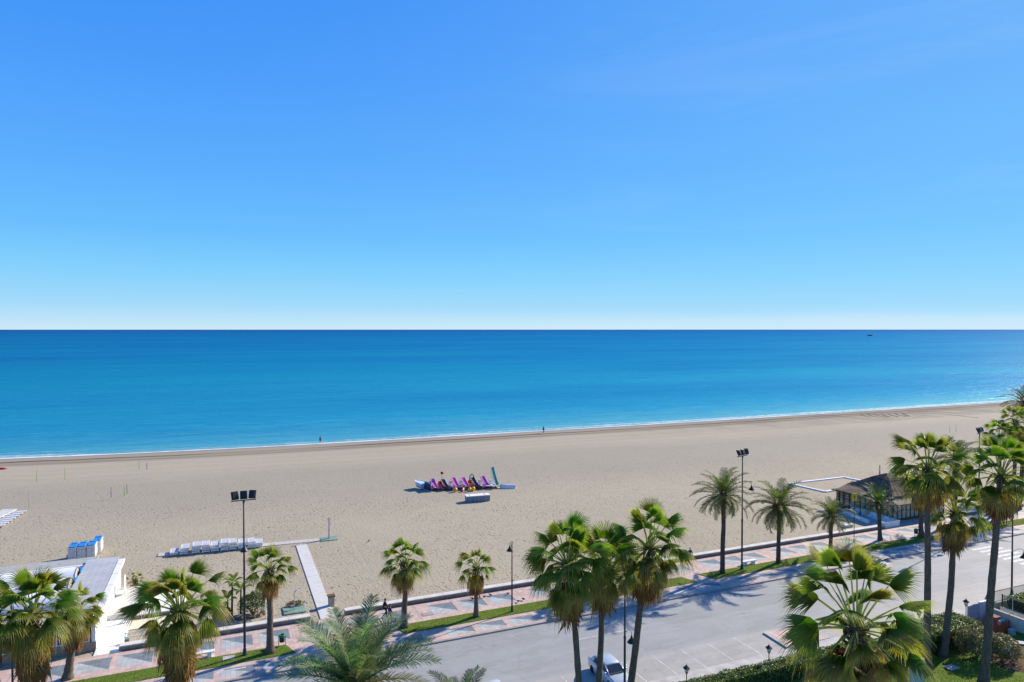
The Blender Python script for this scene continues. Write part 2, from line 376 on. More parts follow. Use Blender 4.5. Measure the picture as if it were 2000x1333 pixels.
M['rock'] = mat_stone('rock', (0.20, 0.14, 0.10), (0.40, 0.31, 0.23), (0.15, 0.11, 0.08), 0.6)
M['iron'] = simple('black_iron', (0.022, 0.023, 0.028), 0.45, 0.4, var=0.3, scale=6)
M['darkglass'] = mat_glass('dark_glass', (0.02, 0.025, 0.04), 0.12)
M['lens'] = mat_glass('lantern_glass', (0.55, 0.55, 0.52), 0.15, 0.55)
M['greenplastic'] = simple('green_plastic', (0.018, 0.22, 0.085), 0.4, 0.4)
M['greenmat'] = simple('green_platform', (0.210, 0.320, 0.265), 0.85, 0.1, var=0.25, scale=1.5, bmp=0.3)
M['greydev'] = simple('galvanised_metal', (0.42, 0.43, 0.45), 0.5, 0.4, metal=0.4)
M['boardwalk'] = mat_boards('white_boards', (0.70, 0.68, 0.64), 0.5, 1)
M['path'] = mat_boards('pale_boards', (0.60, 0.56, 0.50), 0.6, 0)
M['blue'] = simple('blue_cloth', (0.035, 0.245, 0.62), 0.75, 0.2)
M['navy'] = simple('navy_paint', (0.012, 0.020, 0.095), 0.5, 0.3)
M['yellow'] = simple('yellow_paint', (0.72, 0.46, 0.015), 0.45, 0.4)
M['red'] = simple('red_plastic', (0.52, 0.025, 0.045), 0.4, 0.4)
M['magenta'] = simple('pink_plastic', (0.78, 0.090, 0.44), 0.35, 0.5)
M['violet'] = simple('violet_plastic', (0.62, 0.34, 0.58), 0.4, 0.4)
M['orange'] = simple('orange_plastic', (0.62, 0.12, 0.025), 0.4, 0.4)
M['black'] = simple('black_plastic', (0.022, 0.022, 0.026), 0.4, 0.4)
M['tealhull'] = simple('green_slide', (0.10, 0.46, 0.24), 0.4, 0.4)
M['palehull'] = simple('pale_blue_hull', (0.58, 0.68, 0.76), 0.35, 0.5)
M['boxside'] = simple('slate_box', (0.20, 0.23, 0.28), 0.6, 0.3)
M['wood'] = simple('brown_wood', (0.145, 0.085, 0.052), 0.8, 0.2, var=0.35, scale=3)
M['palewood'] = simple('weathered_wood', (0.42, 0.36, 0.29), 0.85, 0.15, var=0.25, scale=3)
M['thatch'] = mat_thatch('thatch', (0.075, 0.050, 0.034), (0.270, 0.190, 0.125))
M['rooflow'] = mat_thatch('low_roof', (0.120, 0.092, 0.072), (0.330, 0.275, 0.220))
M['darkroof'] = simple('dark_roof_cap', (0.055, 0.050, 0.055), 0.8, 0.2)
M['pane'] = simple('window_pane', (0.46, 0.42, 0.34), 0.3, 0.35, var=0.35, scale=1.4)
M['roofgrid'] = mat_roofgrid()
M['roofgrey'] = simple('grey_roof', (0.40, 0.40, 0.39), 0.8, 0.2, obj=False)
M['cream'] = simple('cream_render', (0.76, 0.69, 0.53), 0.85, 0.15, var=0.15)
M['greypaint'] = simple('grey_blue_sheet', (0.28, 0.32, 0.38), 0.5, 0.3)
M['greylight'] = simple('light_grey_sheet', (0.47, 0.46, 0.46), 0.6, 0.3)
M['fence'] = simple('dark_green_fence', (0.018, 0.040, 0.036), 0.5, 0.4)
M['net'] = simple('orange_net', (0.42, 0.085, 0.035), 0.8, 0.1)
M['brick'] = simple('clay_brick', (0.40, 0.20, 0.12), 0.9, 0.1, var=0.3)
M['terracotta'] = simple('terracotta', (0.42, 0.18, 0.10), 0.9, 0.1)
M['turq'] = simple('turquoise_glass', (0.52, 0.66, 0.66), 0.35, 0.5, var=0.3, scale=9)
M['skin'] = simple('skin', (0.42, 0.24, 0.17), 0.6, 0.3)
M['hair'] = simple('dark_hair', (0.018, 0.014, 0.012), 0.6, 0.3)
M['cloth_black'] = simple('black_cloth', (0.016, 0.016, 0.020), 0.85, 0.1)
M['cloth_navy'] = simple('navy_cloth', (0.028, 0.036, 0.14), 0.85, 0.1)
M['cloth_red'] = simple('red_cloth', (0.50, 0.03, 0.07), 0.85, 0.1)
M['cloth_dark'] = simple('dark_trousers', (0.025, 0.028, 0.045), 0.85, 0.1)
M['cloth_maroon'] = simple('maroon_cloth', (0.17, 0.04, 0.04), 0.85, 0.1)
M['shoe'] = simple('pale_shoe', (0.55, 0.53, 0.50), 0.7, 0.2)
M['rubber'] = simple('tyre_rubber', (0.018, 0.018, 0.019), 0.85, 0.2)
M['rim'] = simple('alloy', (0.5, 0.5, 0.52), 0.3, 0.5, metal=0.8)
M['dash'] = simple('dashboard', (0.10, 0.10, 0.10), 0.7, 0.2)
M['pigeon'] = simple('pigeon_feathers', (0.06, 0.06, 0.075), 0.8, 0.2)
M['purple'] = simple('purple_pole', (0.30, 0.06, 0.30), 0.5, 0.3)
M['lime'] = simple('lime_pole', (0.18, 0.48, 0.05), 0.5, 0.3)

def mat_paint():
    m, nt, b, out = new_mat('worn_road_paint')
    p = pos(nt)
    n = noi(nt, p, 2.6, 4, 0.7)
    lk(nt, ramp(nt, n, [(0.36, (0.36, 0.36, 0.36)), (0.62, (0.68, 0.68, 0.67))]), b.inputs['Base Color'])
    b.inputs['Roughness'].default_value = 0.7
    return m
M['roadpaint'] = mat_paint()
def mat_faint():
    m, nt, b, out = new_mat('faded_road_paint')
    p = pos(nt)
    n = noi(nt, p, 2.6, 4, 0.7)
    lk(nt, ramp(nt, n, [(0.36, (0.31, 0.31, 0.31)), (0.66, (0.47, 0.47, 0.46))]), b.inputs['Base Color'])
    b.inputs['Roughness'].default_value = 0.7
    return m
M['fadedpaint'] = mat_faint()

def car_paint(name, col):
    m, nt, b, out = new_mat(name)
    p = nt.nodes.new('ShaderNodeTexCoord').outputs['Object']
    lk(nt, ramp(nt, noi(nt, p, 2.0, 4), [(0.3, [c * 0.92 for c in col]), (0.7, col)]), b.inputs['Base Color'])
    b.inputs['Metallic'].default_value = 0.35; b.inputs['Roughness'].default_value = 0.32
    b.inputs['Coat Weight'].default_value = 0.6; b.inputs['Coat Roughness'].default_value = 0.06
    return m
M['silver'] = car_paint('silver_paint', (0.60, 0.64, 0.68))
M['carwhite'] = car_paint('white_paint', (0.75, 0.75, 0.75))

# ------------------------------------------------------------------ mesh builder
class MB:
    def __init__(self):
        self.v = []; self.f = []; self.m = []; self.c = []; self.col = (1, 1, 1)
    def vert(self, p, c=None):
        self.v.append((p[0], p[1], p[2])); self.c.append(c or self.col); return len(self.v) - 1
    def face(self, ids, mi=0):
        self.f.append(tuple(ids)); self.m.append(mi)
    def poly(self, pts, mi=0, c=None):
        self.face([self.vert(p, c) for p in pts], mi)
    def box(self, c, s, rz=0.0, mi=0, M4=None, taper=1.0):
        cx, cy, cz = c; hx, hy, hz = s[0] / 2, s[1] / 2, s[2] / 2
        ca, sa = math.cos(rz), math.sin(rz)
        ids = []
        for z in (-1, 1):
            k = taper if z > 0 else 1.0
            for x, y in ((-1, -1), (1, -1), (1, 1), (-1, 1)):
                lx, ly = x * hx * k, y * hy * k
                p = Vector((lx * ca - ly * sa, lx * sa + ly * ca, z * hz))
                if M4 is not None: p = M4 @ p
                ids.append(self.vert((cx + p[0], cy + p[1], cz + p[2])))
        a = ids
        for q in ((3, 2, 1, 0), (4, 5, 6, 7), (0, 1, 5, 4), (1, 2, 6, 5), (2, 3, 7, 6), (3, 0, 4, 7)):
            self.face([a[i] for i in q], mi)
    def prism(self, pts, z0, z1, mi=0, mtop=None, bottom=True):
        n = len(pts)
        a = [self.vert((p[0], p[1], z0)) for p in pts]; b = [self.vert((p[0], p[1], z1)) for p in pts]
        self.face(b, mi if mtop is None else mtop)
        if bottom: self.face(a[::-1], mi)
        for i in range(n):
            j = (i + 1) % n; self.face((a[i], a[j], b[j], b[i]), mi)
    def tube(self, pts, radii, n=8, mi=0, cap=True, c=None):
        pts = [Vector(p) for p in pts]
        if isinstance(radii, (int, float)): radii = [radii] * len(pts)
        rings = []; up = Vector((0, 0, 1)); prev = None
        for i, p in enumerate(pts):
            d = (pts[min(i + 1, len(pts) - 1)] - pts[max(i - 1, 0)])
            if d.length < 1e-9: d = Vector((0, 0, 1))
            d.normalize()
            if prev is None:
                ref = Vector((1, 0, 0)) if abs(d.x) < 0.9 else Vector((0, 1, 0))
                x = (ref - d * ref.dot(d)).normalized()
            else:
                x = prev - d * prev.dot(d)
                x = x.normalized() if x.length > 1e-6 else Vector((1, 0, 0))
            prev = x; y = d.cross(x)
            rings.append([self.vert(p + (x * math.cos(2 * PI * k / n) + y * math.sin(2 * PI * k / n)) * radii[i], c) for k in range(n)])
        for i in range(len(rings) - 1):
            for k in range(n):
                j = (k + 1) % n
                self.face((rings[i][k], rings[i][j], rings[i + 1][j], rings[i + 1][k]), mi)
        if cap:
            self.face(rings[0][::-1], mi); self.face(rings[-1], mi)
    def lathe(self, prof, center=(0, 0, 0), n=12, mi=0, M4=None):
        rings = []
        for r, z in prof:
            ring = []
            for k in range(n):
                p = Vector((r * math.cos(2 * PI * k / n), r * math.sin(2 * PI * k / n), z))
                if M4 is not None: p = M4 @ p
                ring.append(self.vert((center[0] + p[0], center[1] + p[1], center[2] + p[2])))
            rings.append(ring)
        for i in range(len(rings) - 1):
            for k in range(n):
                j = (k + 1) % n
                self.face((rings[i][k], rings[i][j], rings[i + 1][j], rings[i + 1][k]), mi)
        self.face(rings[0][::-1], mi); self.face(rings[-1], mi)
    def ball(self, c, r, n=10, mi=0, M4=None):
        if isinstance(r, (int, float)): r = (r, r, r)
        S = Matrix.Diagonal((r[0], r[1], r[2]))
        S = (M4.to_3x3() @ S) if M4 is not None else S
        prof = [(math.sin(PI * i / n) + 1e-3, -math.cos(PI * i / n)) for i in range(n + 1)]
        self.lathe(prof, c, max(8, n), mi, S)
    def loft(self, rings, mi=0, cap=True):
        ids = [[self.vert(p) for p in r] for r in rings]; n = len(ids[0])
        for i in range(len(ids) - 1):
            for k in range(n):
                j = (k + 1) % n
                self.face((ids[i][k], ids[i][j], ids[i + 1][j], ids[i + 1][k]), mi)
        if cap:
            self.face(ids[0][::-1], mi); self.face(ids[-1], mi)
    def mesh(self, name, mats, smooth=False):
        me = bpy.data.meshes.new(name)
        me.from_pydata(self.v, [], self.f)
        if not isinstance(mats, (list, tuple)): mats = [mats]
        for m in mats: me.materials.append(m)
        me.polygons.foreach_set('material_index', self.m)
        me.polygons.foreach_set('use_smooth', [smooth] * len(self.f))
        a = me.color_attributes.new('Col', 'FLOAT_COLOR', 'POINT')
        flat = []
        for c in self.c: flat += [c[0], c[1], c[2], 1.0]
        a.data.foreach_set('color', flat)
        me.update(); return me
    def build(self, name, mats, parent=None, smooth=False):
        o = bpy.data.objects.new(name, self.mesh(name, mats, smooth)); COL.objects.link(o)
        if parent is not None: o.parent = parent
        return o
def fix_normals(o):
    bm = bmesh.new(); bm.from_mesh(o.data); bmesh.ops.recalc_face_normals(bm, faces=bm.faces); bm.to_mesh(o.data); bm.free(); return o
def bevel(o, w, seg=2):
    md = o.modifiers.new('soft_edges', 'BEVEL'); md.width = w; md.segments = seg; md.limit_method = 'ANGLE'; return o

def thing(name, label, cat, loc=(0, 0, 0), rz=0.0, group=None):
    o = bpy.data.objects.new(name, None); COL.objects.link(o); o.empty_display_size = 0.2
    o.location = loc; o.rotation_euler = (0, 0, rz); o['label'] = label; o['category'] = cat
    if group: o['group'] = group
    return o
def tag(o, label, cat, group=None, kind=None):
    o['label'] = label; o['category'] = cat
    if group: o['group'] = group
    if kind: o['kind'] = kind
    return o
def struct(o, label=None):
    o['kind'] = 'structure'
    if label: o['label'] = label
    return o
def dup(root, loc, rz, label, group=None):
    r = root.copy(); COL.objects.link(r); r.location = loc; r.rotation_euler = (0, 0, rz); r['label'] = label
    if group: r['group'] = group
    for ch in list(root.children):
        c = ch.copy(); COL.objects.link(c); c.parent = r
        for g in list(ch.children):
            d = g.copy(); COL.objects.link(d); d.parent = c
    return r

# ------------------------------------------------------------------ world, sun, camera
SUN_EL = rad(30.0)
sun_cam = (0.779, 0.626)
sun_s, sun_t = c2w(*sun_cam)
SUN = Vector((sun_s * math.cos(SUN_EL), sun_t * math.cos(SUN_EL), math.sin(SUN_EL))).normalized()
w = bpy.data.worlds.new('World'); sc.world = w; w.use_nodes = True
nt = w.node_tree; nt.nodes.clear()
wo = nt.nodes.new('ShaderNodeOutputWorld'); bg = nt.nodes.new('ShaderNodeBackground')
sky = nt.nodes.new('ShaderNodeTexSky'); sky.sky_type = 'NISHITA'; sky.sun_disc = False
sky.sun_elevation = SUN_EL; sky.sun_rotation = math.atan2(SUN.x, SUN.y)
sky.altitude = 0; sky.air_density = 1.0; sky.dust_density = 0.0; sky.ozone_density = 4.0
SKY_STR = 0.115
tcw = nt.nodes.new('ShaderNodeTexCoord').outputs['Generated']
sx = nt.nodes.new('ShaderNodeSeparateXYZ'); lk(nt, tcw, sx.inputs[0])
def srgb(c): return tuple(((v / 255) / 12.92 if v / 255 < .04045 else ((v / 255 + .055) / 1.055) ** 2.4) for v in c)
EXPO = 0.50
kx = 1.0 / SKY_STR / (2 ** EXPO)
grad = ramp(nt, mth(nt, 'MAXIMUM', sx.outputs[2], 0.0), [(0.0, srgb((204, 232, 247))), (0.012, srgb((188, 227, 249))), (0.035, srgb((160, 217, 251))), (0.075, srgb((132, 208, 253))), (0.13, srgb((106, 190, 254))),
    (0.22, srgb((90, 172, 254))), (0.33, srgb((74, 156, 251))), (0.44, srgb((58, 143, 248))), (0.7, srgb((40, 104, 200))), (1.0, srgb((30, 82, 165)))])
dt = nt.nodes.new('ShaderNodeVectorMath'); dt.operation = 'DOT_PRODUCT'; lk(nt, tcw, dt.inputs[0]); dt.inputs[1].default_value = SUN
glow = mth(nt, 'POWER', mth(nt, 'MAXIMUM', dt.outputs['Value'], 0.0), 3.0)
grad = mixc(nt, mth(nt, 'MULTIPLY', glow, 0.42), grad, srgb((148, 214, 255)))
grad = mixc(nt, 1.0, grad, (kx, kx, kx), 'MULTIPLY')
hs = nt.nodes.new('ShaderNodeHueSaturation'); hs.inputs['Saturation'].default_value = 1.25
lk(nt, sky.outputs[0], hs.inputs['Color'])
skyb = mixc(nt, 0.975, hs.outputs[0], grad)
# thin high cirrus towards the right and a faint bank on the horizon
cir = noi(nt, scaled(nt, tcw, (1.6, 1.6, 11.0)), 1.7, 5, 0.62, 0.8)
cm = ramp(nt, cir, [(0.52, 0.0), (0.80, 1.0)])
rt = nt.nodes.new('ShaderNodeMapRange'); lk(nt, sx.outputs[0], rt.inputs[0]); rt.inputs[1].default_value = 0.1; rt.inputs[2].default_value = 0.95
cm = mth(nt, 'MULTIPLY', cm, mth(nt, 'MULTIPLY', rt.outputs[0], 0.09))
skyc = mixc(nt, cm, skyb, (5.0, 5.8, 6.3))
bank = mth(nt, 'MULTIPLY', ramp(nt, mth(nt, 'ADD', sx.outputs[2], mth(nt, 'MULTIPLY', noi(nt, scaled(nt, tcw, (2.5, 2.5, 30)), 1.5, 4), 0.02)), [(0.022, 1.0), (0.034, 0.0)]), mth(nt, 'MULTIPLY', rt.outputs[0], 0.25))
skyc = mixc(nt, bank, skyc, (5.4, 6.0, 6.2))
lk(nt, skyc, bg.inputs['Color'])
bg.inputs['Strength'].default_value = SKY_STR
lk(nt, bg.outputs[0], wo.inputs['Surface'])

sd = bpy.data.lights.new('sun', 'SUN'); sd.energy = 5.0; sd.angle = rad(0.53); sd.color = (1.0, 0.885, 0.72)
so = bpy.data.objects.new('sun', sd); COL.objects.link(so)
so.rotation_euler = (-SUN).to_track_quat('-Z', 'Y').to_euler(); so.location = (0, 0, 60)

cd = bpy.data.cameras.new('camera'); cam = bpy.data.objects.new('camera', cd); COL.objects.link(cam)
cd.sensor_width = 36; cd.lens = 36 * F / 2000; cd.clip_start = 0.3; cd.clip_end = 300000
cam.location = (0, 0, EYE)
fwd = Vector((UY * CP, UX * CP, -SP))
cam.rotation_euler = fwd.to_track_quat('-Z', 'Y').to_euler()
sc.camera = cam
sc.view_settings.view_transform = 'Standard'; sc.view_settings.look = 'None'
sc.view_settings.exposure = EXPO; sc.view_settings.gamma = 1.0
sc.view_settings.use_curve_mapping = False

# ------------------------------------------------------------------ ground, sea
SHORE = [(-900, 420), (-300, 245), (-120, 203), (-47.2, 188.8), (-15.6, 184.2), (22.8, 181.4), (85.8, 179.6), (147.5, 178.2), (218, 178.2), (297, 177.5), (450, 172), (900, 140), (2000, 20)]
def shore(x):
    for (a, b), (c, d) in zip(SHORE, SHORE[1:]):
        if x <= c:
            k = (x - a) / (c - a); return b + (d - b) * k
    return SHORE[-1][1]
def shore_s(x):
    return sum(shore(x + o) for o in (-16, -8, 0, 8, 16)) / 5
SEA_Z = -1.6
def sand_z(d, x=0, y=0):
    # d = metres inland from the water line
    if d < -30: z = -4.0
    elif d < 6: z = SEA_Z + d * (0.040 if d > 0 else 0.08)
    else:
        k = min(1, (d - 6) / 72.0); z0 = SEA_Z + 0.24; z = z0 + (0.02 - z0) * (k * k * (3 - 2 * k) * .6 + k * .4)
    return z
def attr_float(me, name, vals):
    a = me.attributes.new(name, 'FLOAT', 'POINT'); a.data.foreach_set('value', vals)

def grid_mesh(name, rows, mat, attr, smooth=True):
    mb = MB(); ids = []; vals = []
    for r in rows:
        ids.append([mb.vert(p[:3]) for p in r]); vals += [p[3] for p in r]
    for i in range(len(ids) - 1):
        for k in range(len(ids[i]) - 1):
            mb.face((ids[i][k], ids[i][k + 1], ids[i + 1][k + 1], ids[i + 1][k]))
    o = mb.build(name, mat, None, smooth); attr_float(o.data, attr, vals); return o

xs = [-900, -600, -400, -300, -220, -160, -120] + [-90 + 4 * i for i in range(130)] + [450, 520, 600, 750, 900, 1300, 2000]
fr = [0.0, 0.06, 0.12, 0.2, 0.3, 0.4, 0.5, 0.58, 0.66, 0.72, 0.78, 0.82, 0.86, 0.89, 0.9, 0.91, 0.92, 0.93, 0.94, 0.95, 0.96, 0.97, 0.98, 0.99, 1.0, 1.02, 1.05, 1.1, 1.3]
rows = []
for f in fr:
    row = []
    for x in xs:
        sh = shore_s(x); y = 67.4 + (sh - 67.4) * f; d = sh - y
        z = sand_z(d)
        if 0.1 < f < 0.9: z += 0.10 * (noise.noise(Vector((x * 0.05, y * 0.05, 0))))
        row.append((x, y, z, d))
    rows.append(row)
struct(grid_mesh('beach_sand', rows, M['sand'], 'shore'), 'pale grey beige beach sand marked all over with footprints')

rows = []
ds = [-8, -3, -1, 0, 1, 2, 3, 4, 5, 6, 8, 10, 14, 20, 30, 45, 70, 110, 180, 300, 500, 900, 1600, 3000, 6000, 12000, 25000, 60000, 140000]
for d in ds:
    k = 1 + max(0, d) / 260.0
    rows.append([(x * k, shore_s(x) + d + (0 if d < 1 else 0), SEA_Z, d) for x in xs])
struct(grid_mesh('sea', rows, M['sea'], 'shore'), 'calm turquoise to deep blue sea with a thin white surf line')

def sheet(name, rect, z, mat, label=None, thick=None):
    x0, y0, x1, y1 = rect; mb = MB()
    nx = max(1, int((x1 - x0) / 40))
    for i in range(nx):
        a = x0 + (x1 - x0) * i / nx; b = x0 + (x1 - x0) * (i + 1) / nx
        mb.poly([(a, y0, z), (b, y0, z), (b, y1, z), (a, y1, z)])
    return struct(mb.build(name, mat), label)
XL, XR = -260, 420
# one base sheet under everything landward
sheet('ground', (-900, -120, 2000, 67.4), -0.06, M['concrete'], 'pale ground under the street and the gardens')
road = sheet('road', (XL, 48.95, XR, 58.25), 0.0, M['asphalt'], 'sunlit grey asphalt road along the promenade')
sheet('parking_bays', (XL, 45.15, XR, 48.95), -0.002, M['bays'], 'paler strip of parking bays on the near side of the road')
# near pavement
mb = MB(); mb.box((80, 44.35, 0.03), (680, 1.6, 0.18)); struct(mb.build('near_pavement', M['concrete']), 'pale concrete pavement on the near side of the road')
# garden lawn
mb = MB()
mb.poly([(40, 10, 0.02), (120, 10, 0.02), (120, 43.5, 0.02), (40, 43.5, 0.02)])
mb.poly([(-120, 10, 0.02), (40, 10, 0.02), (40, 43.5, 0.02), (-120, 43.5, 0.02)])
struct(mb.build('lawn', M['grass']), 'bright green lawn behind the hedge at the lower right')
# soil patch
mb = MB(); c = at(2016, 1296); pts = []
for k in range(26):
    a = 2 * PI * k / 26; r = 3.0 * (1 + 0.22 * noise.noise(Vector((math.cos(a) * 1.5, math.sin(a) * 1.5, 3))))
    pts.append((c.x + 1.2 * r * math.cos(a) + 0.4, c.y + 0.78 * r * math.sin(a) + 0.6))
ctr = mb.vert((c.x, c.y, 0.18)); ring1 = []
for p in pts: ring1.append(mb.vert((p[0], p[1], 0.026)))
ring2 = [mb.vert((c.x + (p[0] - c.x) * 0.6, c.y + (p[1] - c.y) * 0.6, 0.10 + 0.08 * R.random())) for p in pts]
for k in range(26):
    j = (k + 1) % 26
    mb.face((ring1[k], ring1[j], ring2[j], ring2[k])); mb.face((ring2[k], ring2[j], ctr))
struct(mb.build('soil_patch', M['soil'], None, True), 'bare brown dug soil in the lawn corner')

# promenade slab: pink tiles with split grey panels
mb = MB()
mb.poly([(XL, 58.55, 0.12), (XR, 58.55, 0.12), (XR, 67.2, 0.12), (XL, 67.2, 0.12)], 0)
Z1 = 0.124
k0 = 17.45
for k in range(-12, 24):
    S0 = k0 + 11.12 * k
    for i in range(3):
        a = S0 + 1.28 + 3.15 * i; b = a + 2.62
        for (y0, y1) in ((64.05, 66.35), (58.95, 60.35)):
            if a < XL + 2 or b > XR - 2: continue
            mb.poly([(a, y0, Z1), (b, y0, Z1), (a, y1, Z1)], 1)
            mb.poly([(b, y0, Z1), (b, y1, Z1), (a, y1, Z1)], 2)
    mb.poly([(S0 - 0.03, 63.2, Z1 + 0.003), (S0 + 0.03, 63.2, Z1 + 0.003), (S0 + 0.03, 67.2, Z1 + 0.003), (S0 - 0.03, 67.2, Z1 + 0.003)], 3)
    mb.poly([(S0 - 0.02, 58.6, Z1 + 0.003), (S0 + 0.02, 58.6, Z1 + 0.003), (S0 + 0.02, 61.0, Z1 + 0.003), (S0 - 0.02, 61.0, Z1 + 0.003)], 3)
struct(mb.build('promenade', [M['pink'], M['lightgrey'], M['darkgrey'], M['kerb']]), 'pink tiled promenade with grey panels split on the diagonal')
mb = MB()
x = XL
while x < XR:
    mb.box((x + 0.995, 58.39, 0.025), (1.985, 0.3, 0.20)); x += 2.0
struct(mb.build('kerb', M['kerb']), 'stone kerb between the promenade and the road')

# road markings
mk = MB(); fd = MB()
def strip(mb, a, b, wd, z):
    a = Vector(a); b = Vector(b); d = (b - a); n = Vector((-d.y, d.x)).normalized() * wd / 2
    mb.poly([(a.x + n.x, a.y + n.y, z), (a.x - n.x, a.y - n.y, z), (b.x - n.x, b.y - n.y, z), (b.x + n.x, b.y + n.y, z)])
for i in range(-34, 60):
    s = 33.75 + 2.93 * i
    if 45.1 < s < 49.8: continue
    strip(mk if -6 < i < 5 else fd, (s, 48.85), (s, 45.2), 0.10, 0.004)
for i in range(-24, 40):
    s = 20.4 + 3.42 * i
    if 86 < s < 94: continue
    strip(fd, (s, 57.6), (s + 0.9, 55.6), 0.09, 0.004)
for i in range(-12, 24):
    s = 37.0 + 9.0 * i
    strip(fd, (s, 52.3), (s + 2.2, 52.3), 0.10, 0.004)
strip(mk, (29.4, 54.0), (34.6, 53.95), 0.12, 0.005)
for i in range(8):
    t = 56.6 - i * 0.95
    strip(mk, (87.4, t), (92.0, t), 0.46, 0.006)
mk.f and struct(mk.build('road_markings', M['roadpaint']), 'white painted bay lines and zebra crossing on the road')
struct(fd.build('faded_markings', M['fadedpaint']), 'faded bay lines and lane dashes on the road')
# cycle lane symbols
mb = MB()
def px_on(pxs): return [at(a, b, 0.128) for a, b in pxs]
def stroke(pts, wd):
    for a, b in zip(pts, pts[1:]): strip(mb, (a.x, a.y), (b.x, b.y), wd, 0.1285)
def ring(c, r, wd, n=16):
    pts = [Vector((c[0] + r * math.cos(2 * PI * i / n), c[1] + r * math.sin(2 * PI * i / n), 0)) for i in range(n + 1)]
    stroke(pts, wd)
ac = at(455, 1308, .128)
stroke([Vector((ac.x + 1.0, ac.y, 0)), Vector((ac.x - 0.9, ac.y, 0))], 0.16)
mb.poly([(ac.x - 1.35, ac.y, 0.131), (ac.x - 0.75, ac.y - 0.38, 0.131), (ac.x - 0.75, ac.y + 0.38, 0.131)])
bc = at(543, 1295, .128)
ring((bc.x - 0.5, bc.y), 0.36, 0.09); ring((bc.x + 0.55, bc.y), 0.36, 0.09)
stroke([Vector((bc.x - .5, bc.y, 0)), Vector((bc.x - .1, bc.y + .45, 0)), Vector((bc.x + .4, bc.y + .45, 0)), Vector((bc.x + .05, bc.y, 0)), Vector((bc.x - .1, bc.y + .45, 0))], 0.08)
stroke([Vector((bc.x + .55, bc.y, 0)), Vector((bc.x + .36, bc.y + .65, 0))], 0.08)
struct(mb.build('cycle_lane_symbols', M['roadpaint']), 'white bicycle symbol and arrow painted on the cycle lane')

# grass strips
GRASS_AREAS = []
def grass_strip(a, b, t0=60.98, t1=62.9):
    mb = MB()
    pts = []
    n = max(6, int((b - a) / 0.8))
    for i in range(n + 1): pts.append((a + (b - a) * i / n + (0.6 if 0 < i < n else 0) * 0, t0 + 0.06 * noise.noise(Vector((a + i, 0, 5)))))
    for i in range(n, -1, -1): pts.append((a + (b - a) * i / n - 0.7, t1 + 0.06 * noise.noise(Vector((a + i, 7, 5)))))
    mb.prism(pts, 0.10, 0.17)
    GRASS_AREAS.append((a, b - .7, t0, t1, 0.165))
    return struct(mb.build('grass_strip', M['grass']), 'narrow strip of grass between promenade and cycle lane')
for a, b in ((-60, -13.8), (-12.9, 5.6), (15.2, 48.0), (50.3, 73.0), (75.0, 88.8), (95.5, 128), (132, 170)):
    grass_strip(a, b)
c = at(2016, 1296)
GRASS_AREAS.append((51.5, 66.0, 33.0, 42.0, 0.02))
mb = MB()
for (a, b, t0, t1, z) in GRASS_AREAS:
    if b < -30 or a > 125: continue
    area = (b - a) * (t1 - t0)
    for i in range(int(area * 95)):
        x = R.uniform(a, b); y = R.uniform(t0 + .04, t1 - .04); h = R.uniform(.03, .085)
        if (x - c.x) ** 2 / 12 + (y - c.y) ** 2 / 6 < 1 and z < .1: continue
        an = R.uniform(0, PI); dx, dy = math.cos(an) * .035, math.sin(an) * .035
        ln = (R.uniform(-.05, .05), R.uniform(-.05, .05))
        g = R.random(); dry = R.random() < (0.16 + 0.3 * max(0, noise.noise(Vector((x * .3, y * .6, 1)))))
        gc = (0.20 + .05 * g, 0.19 + .04 * g, 0.06) if dry else (0.115 + .07 * g, 0.200 + .09 * g, 0.022 + .012 * g)
        mb.poly([(x - dx, y - dy, z), (x + dx, y + dy, z), (x + ln[0], y + ln[1], z + h)], 0, gc)
o = mb.build('grass', M['blade']); tag(o, 'short green grass blades on the verge strips and the lawn', 'grass', None, 'stuff')
del o['category']

# kerb extension by the bays
mb = MB()
pts = [(45.35, 45.2), (50.4, 45.2), (50.4, 48.45), (45.6, 48.45)]
mb.prism(pts, -0.01, 0.13, 0, 0)
inn = [(45.62, 45.22), (50.2, 45.22), (50.2, 48.2), (45.82, 48.2)]
mb.poly([(p[0], p[1], 0.134) for p in inn], 1)
struct(mb.build('kerb_island', [M['concrete'], M['pink']]), 'pink tiled kerb extension with white stone edge beside the bays')

# ------------------------------------------------------------------ beach wall
def beach_wall(a, b, label):
    t = thing('beach_wall', label, 'wall', ((a + b) / 2, 67.55, 0))
    L = b - a
    mb = MB(); mb.box((0, 0, 0.23), (L, 0.44, 0.5)); mb.build('stone_face', M['wallstone'], t)
    mb = MB(); n = max(2, int(L / 2.0)); st = L / n
    for i in range(n): mb.box((-L / 2 + st * (i + .5), 0.06, 0.525), (st - 0.012, 0.74, 0.09))
    bevel(mb.build('cap_stones', M['wallcap'], t), 0.02)
    return t
beach_wall(-8.5, 7.5, 'low stone wall with white cap, short length left of the boardwalk')
beach_wall(10.75, 85.3, 'long low stone wall with white cap between promenade and beach')
beach_wall(99.5, 190, 'low stone beach wall with white cap beyond the thatched restaurant')

# ------------------------------------------------------------------ palms
def lerp3(a, b, k): return tuple(a[i] + (b[i] - a[i]) * k for i in range(3))
YOUNG = (0.190, 0.275, 0.030); MIDL = (0.145, 0.225, 0.036); OLDL = (0.112, 0.165, 0.040)
STRAW = (0.400, 0.275, 0.090); DEADC = (0.400, 0.215, 0.090); DEADD = (0.230, 0.115, 0.050)

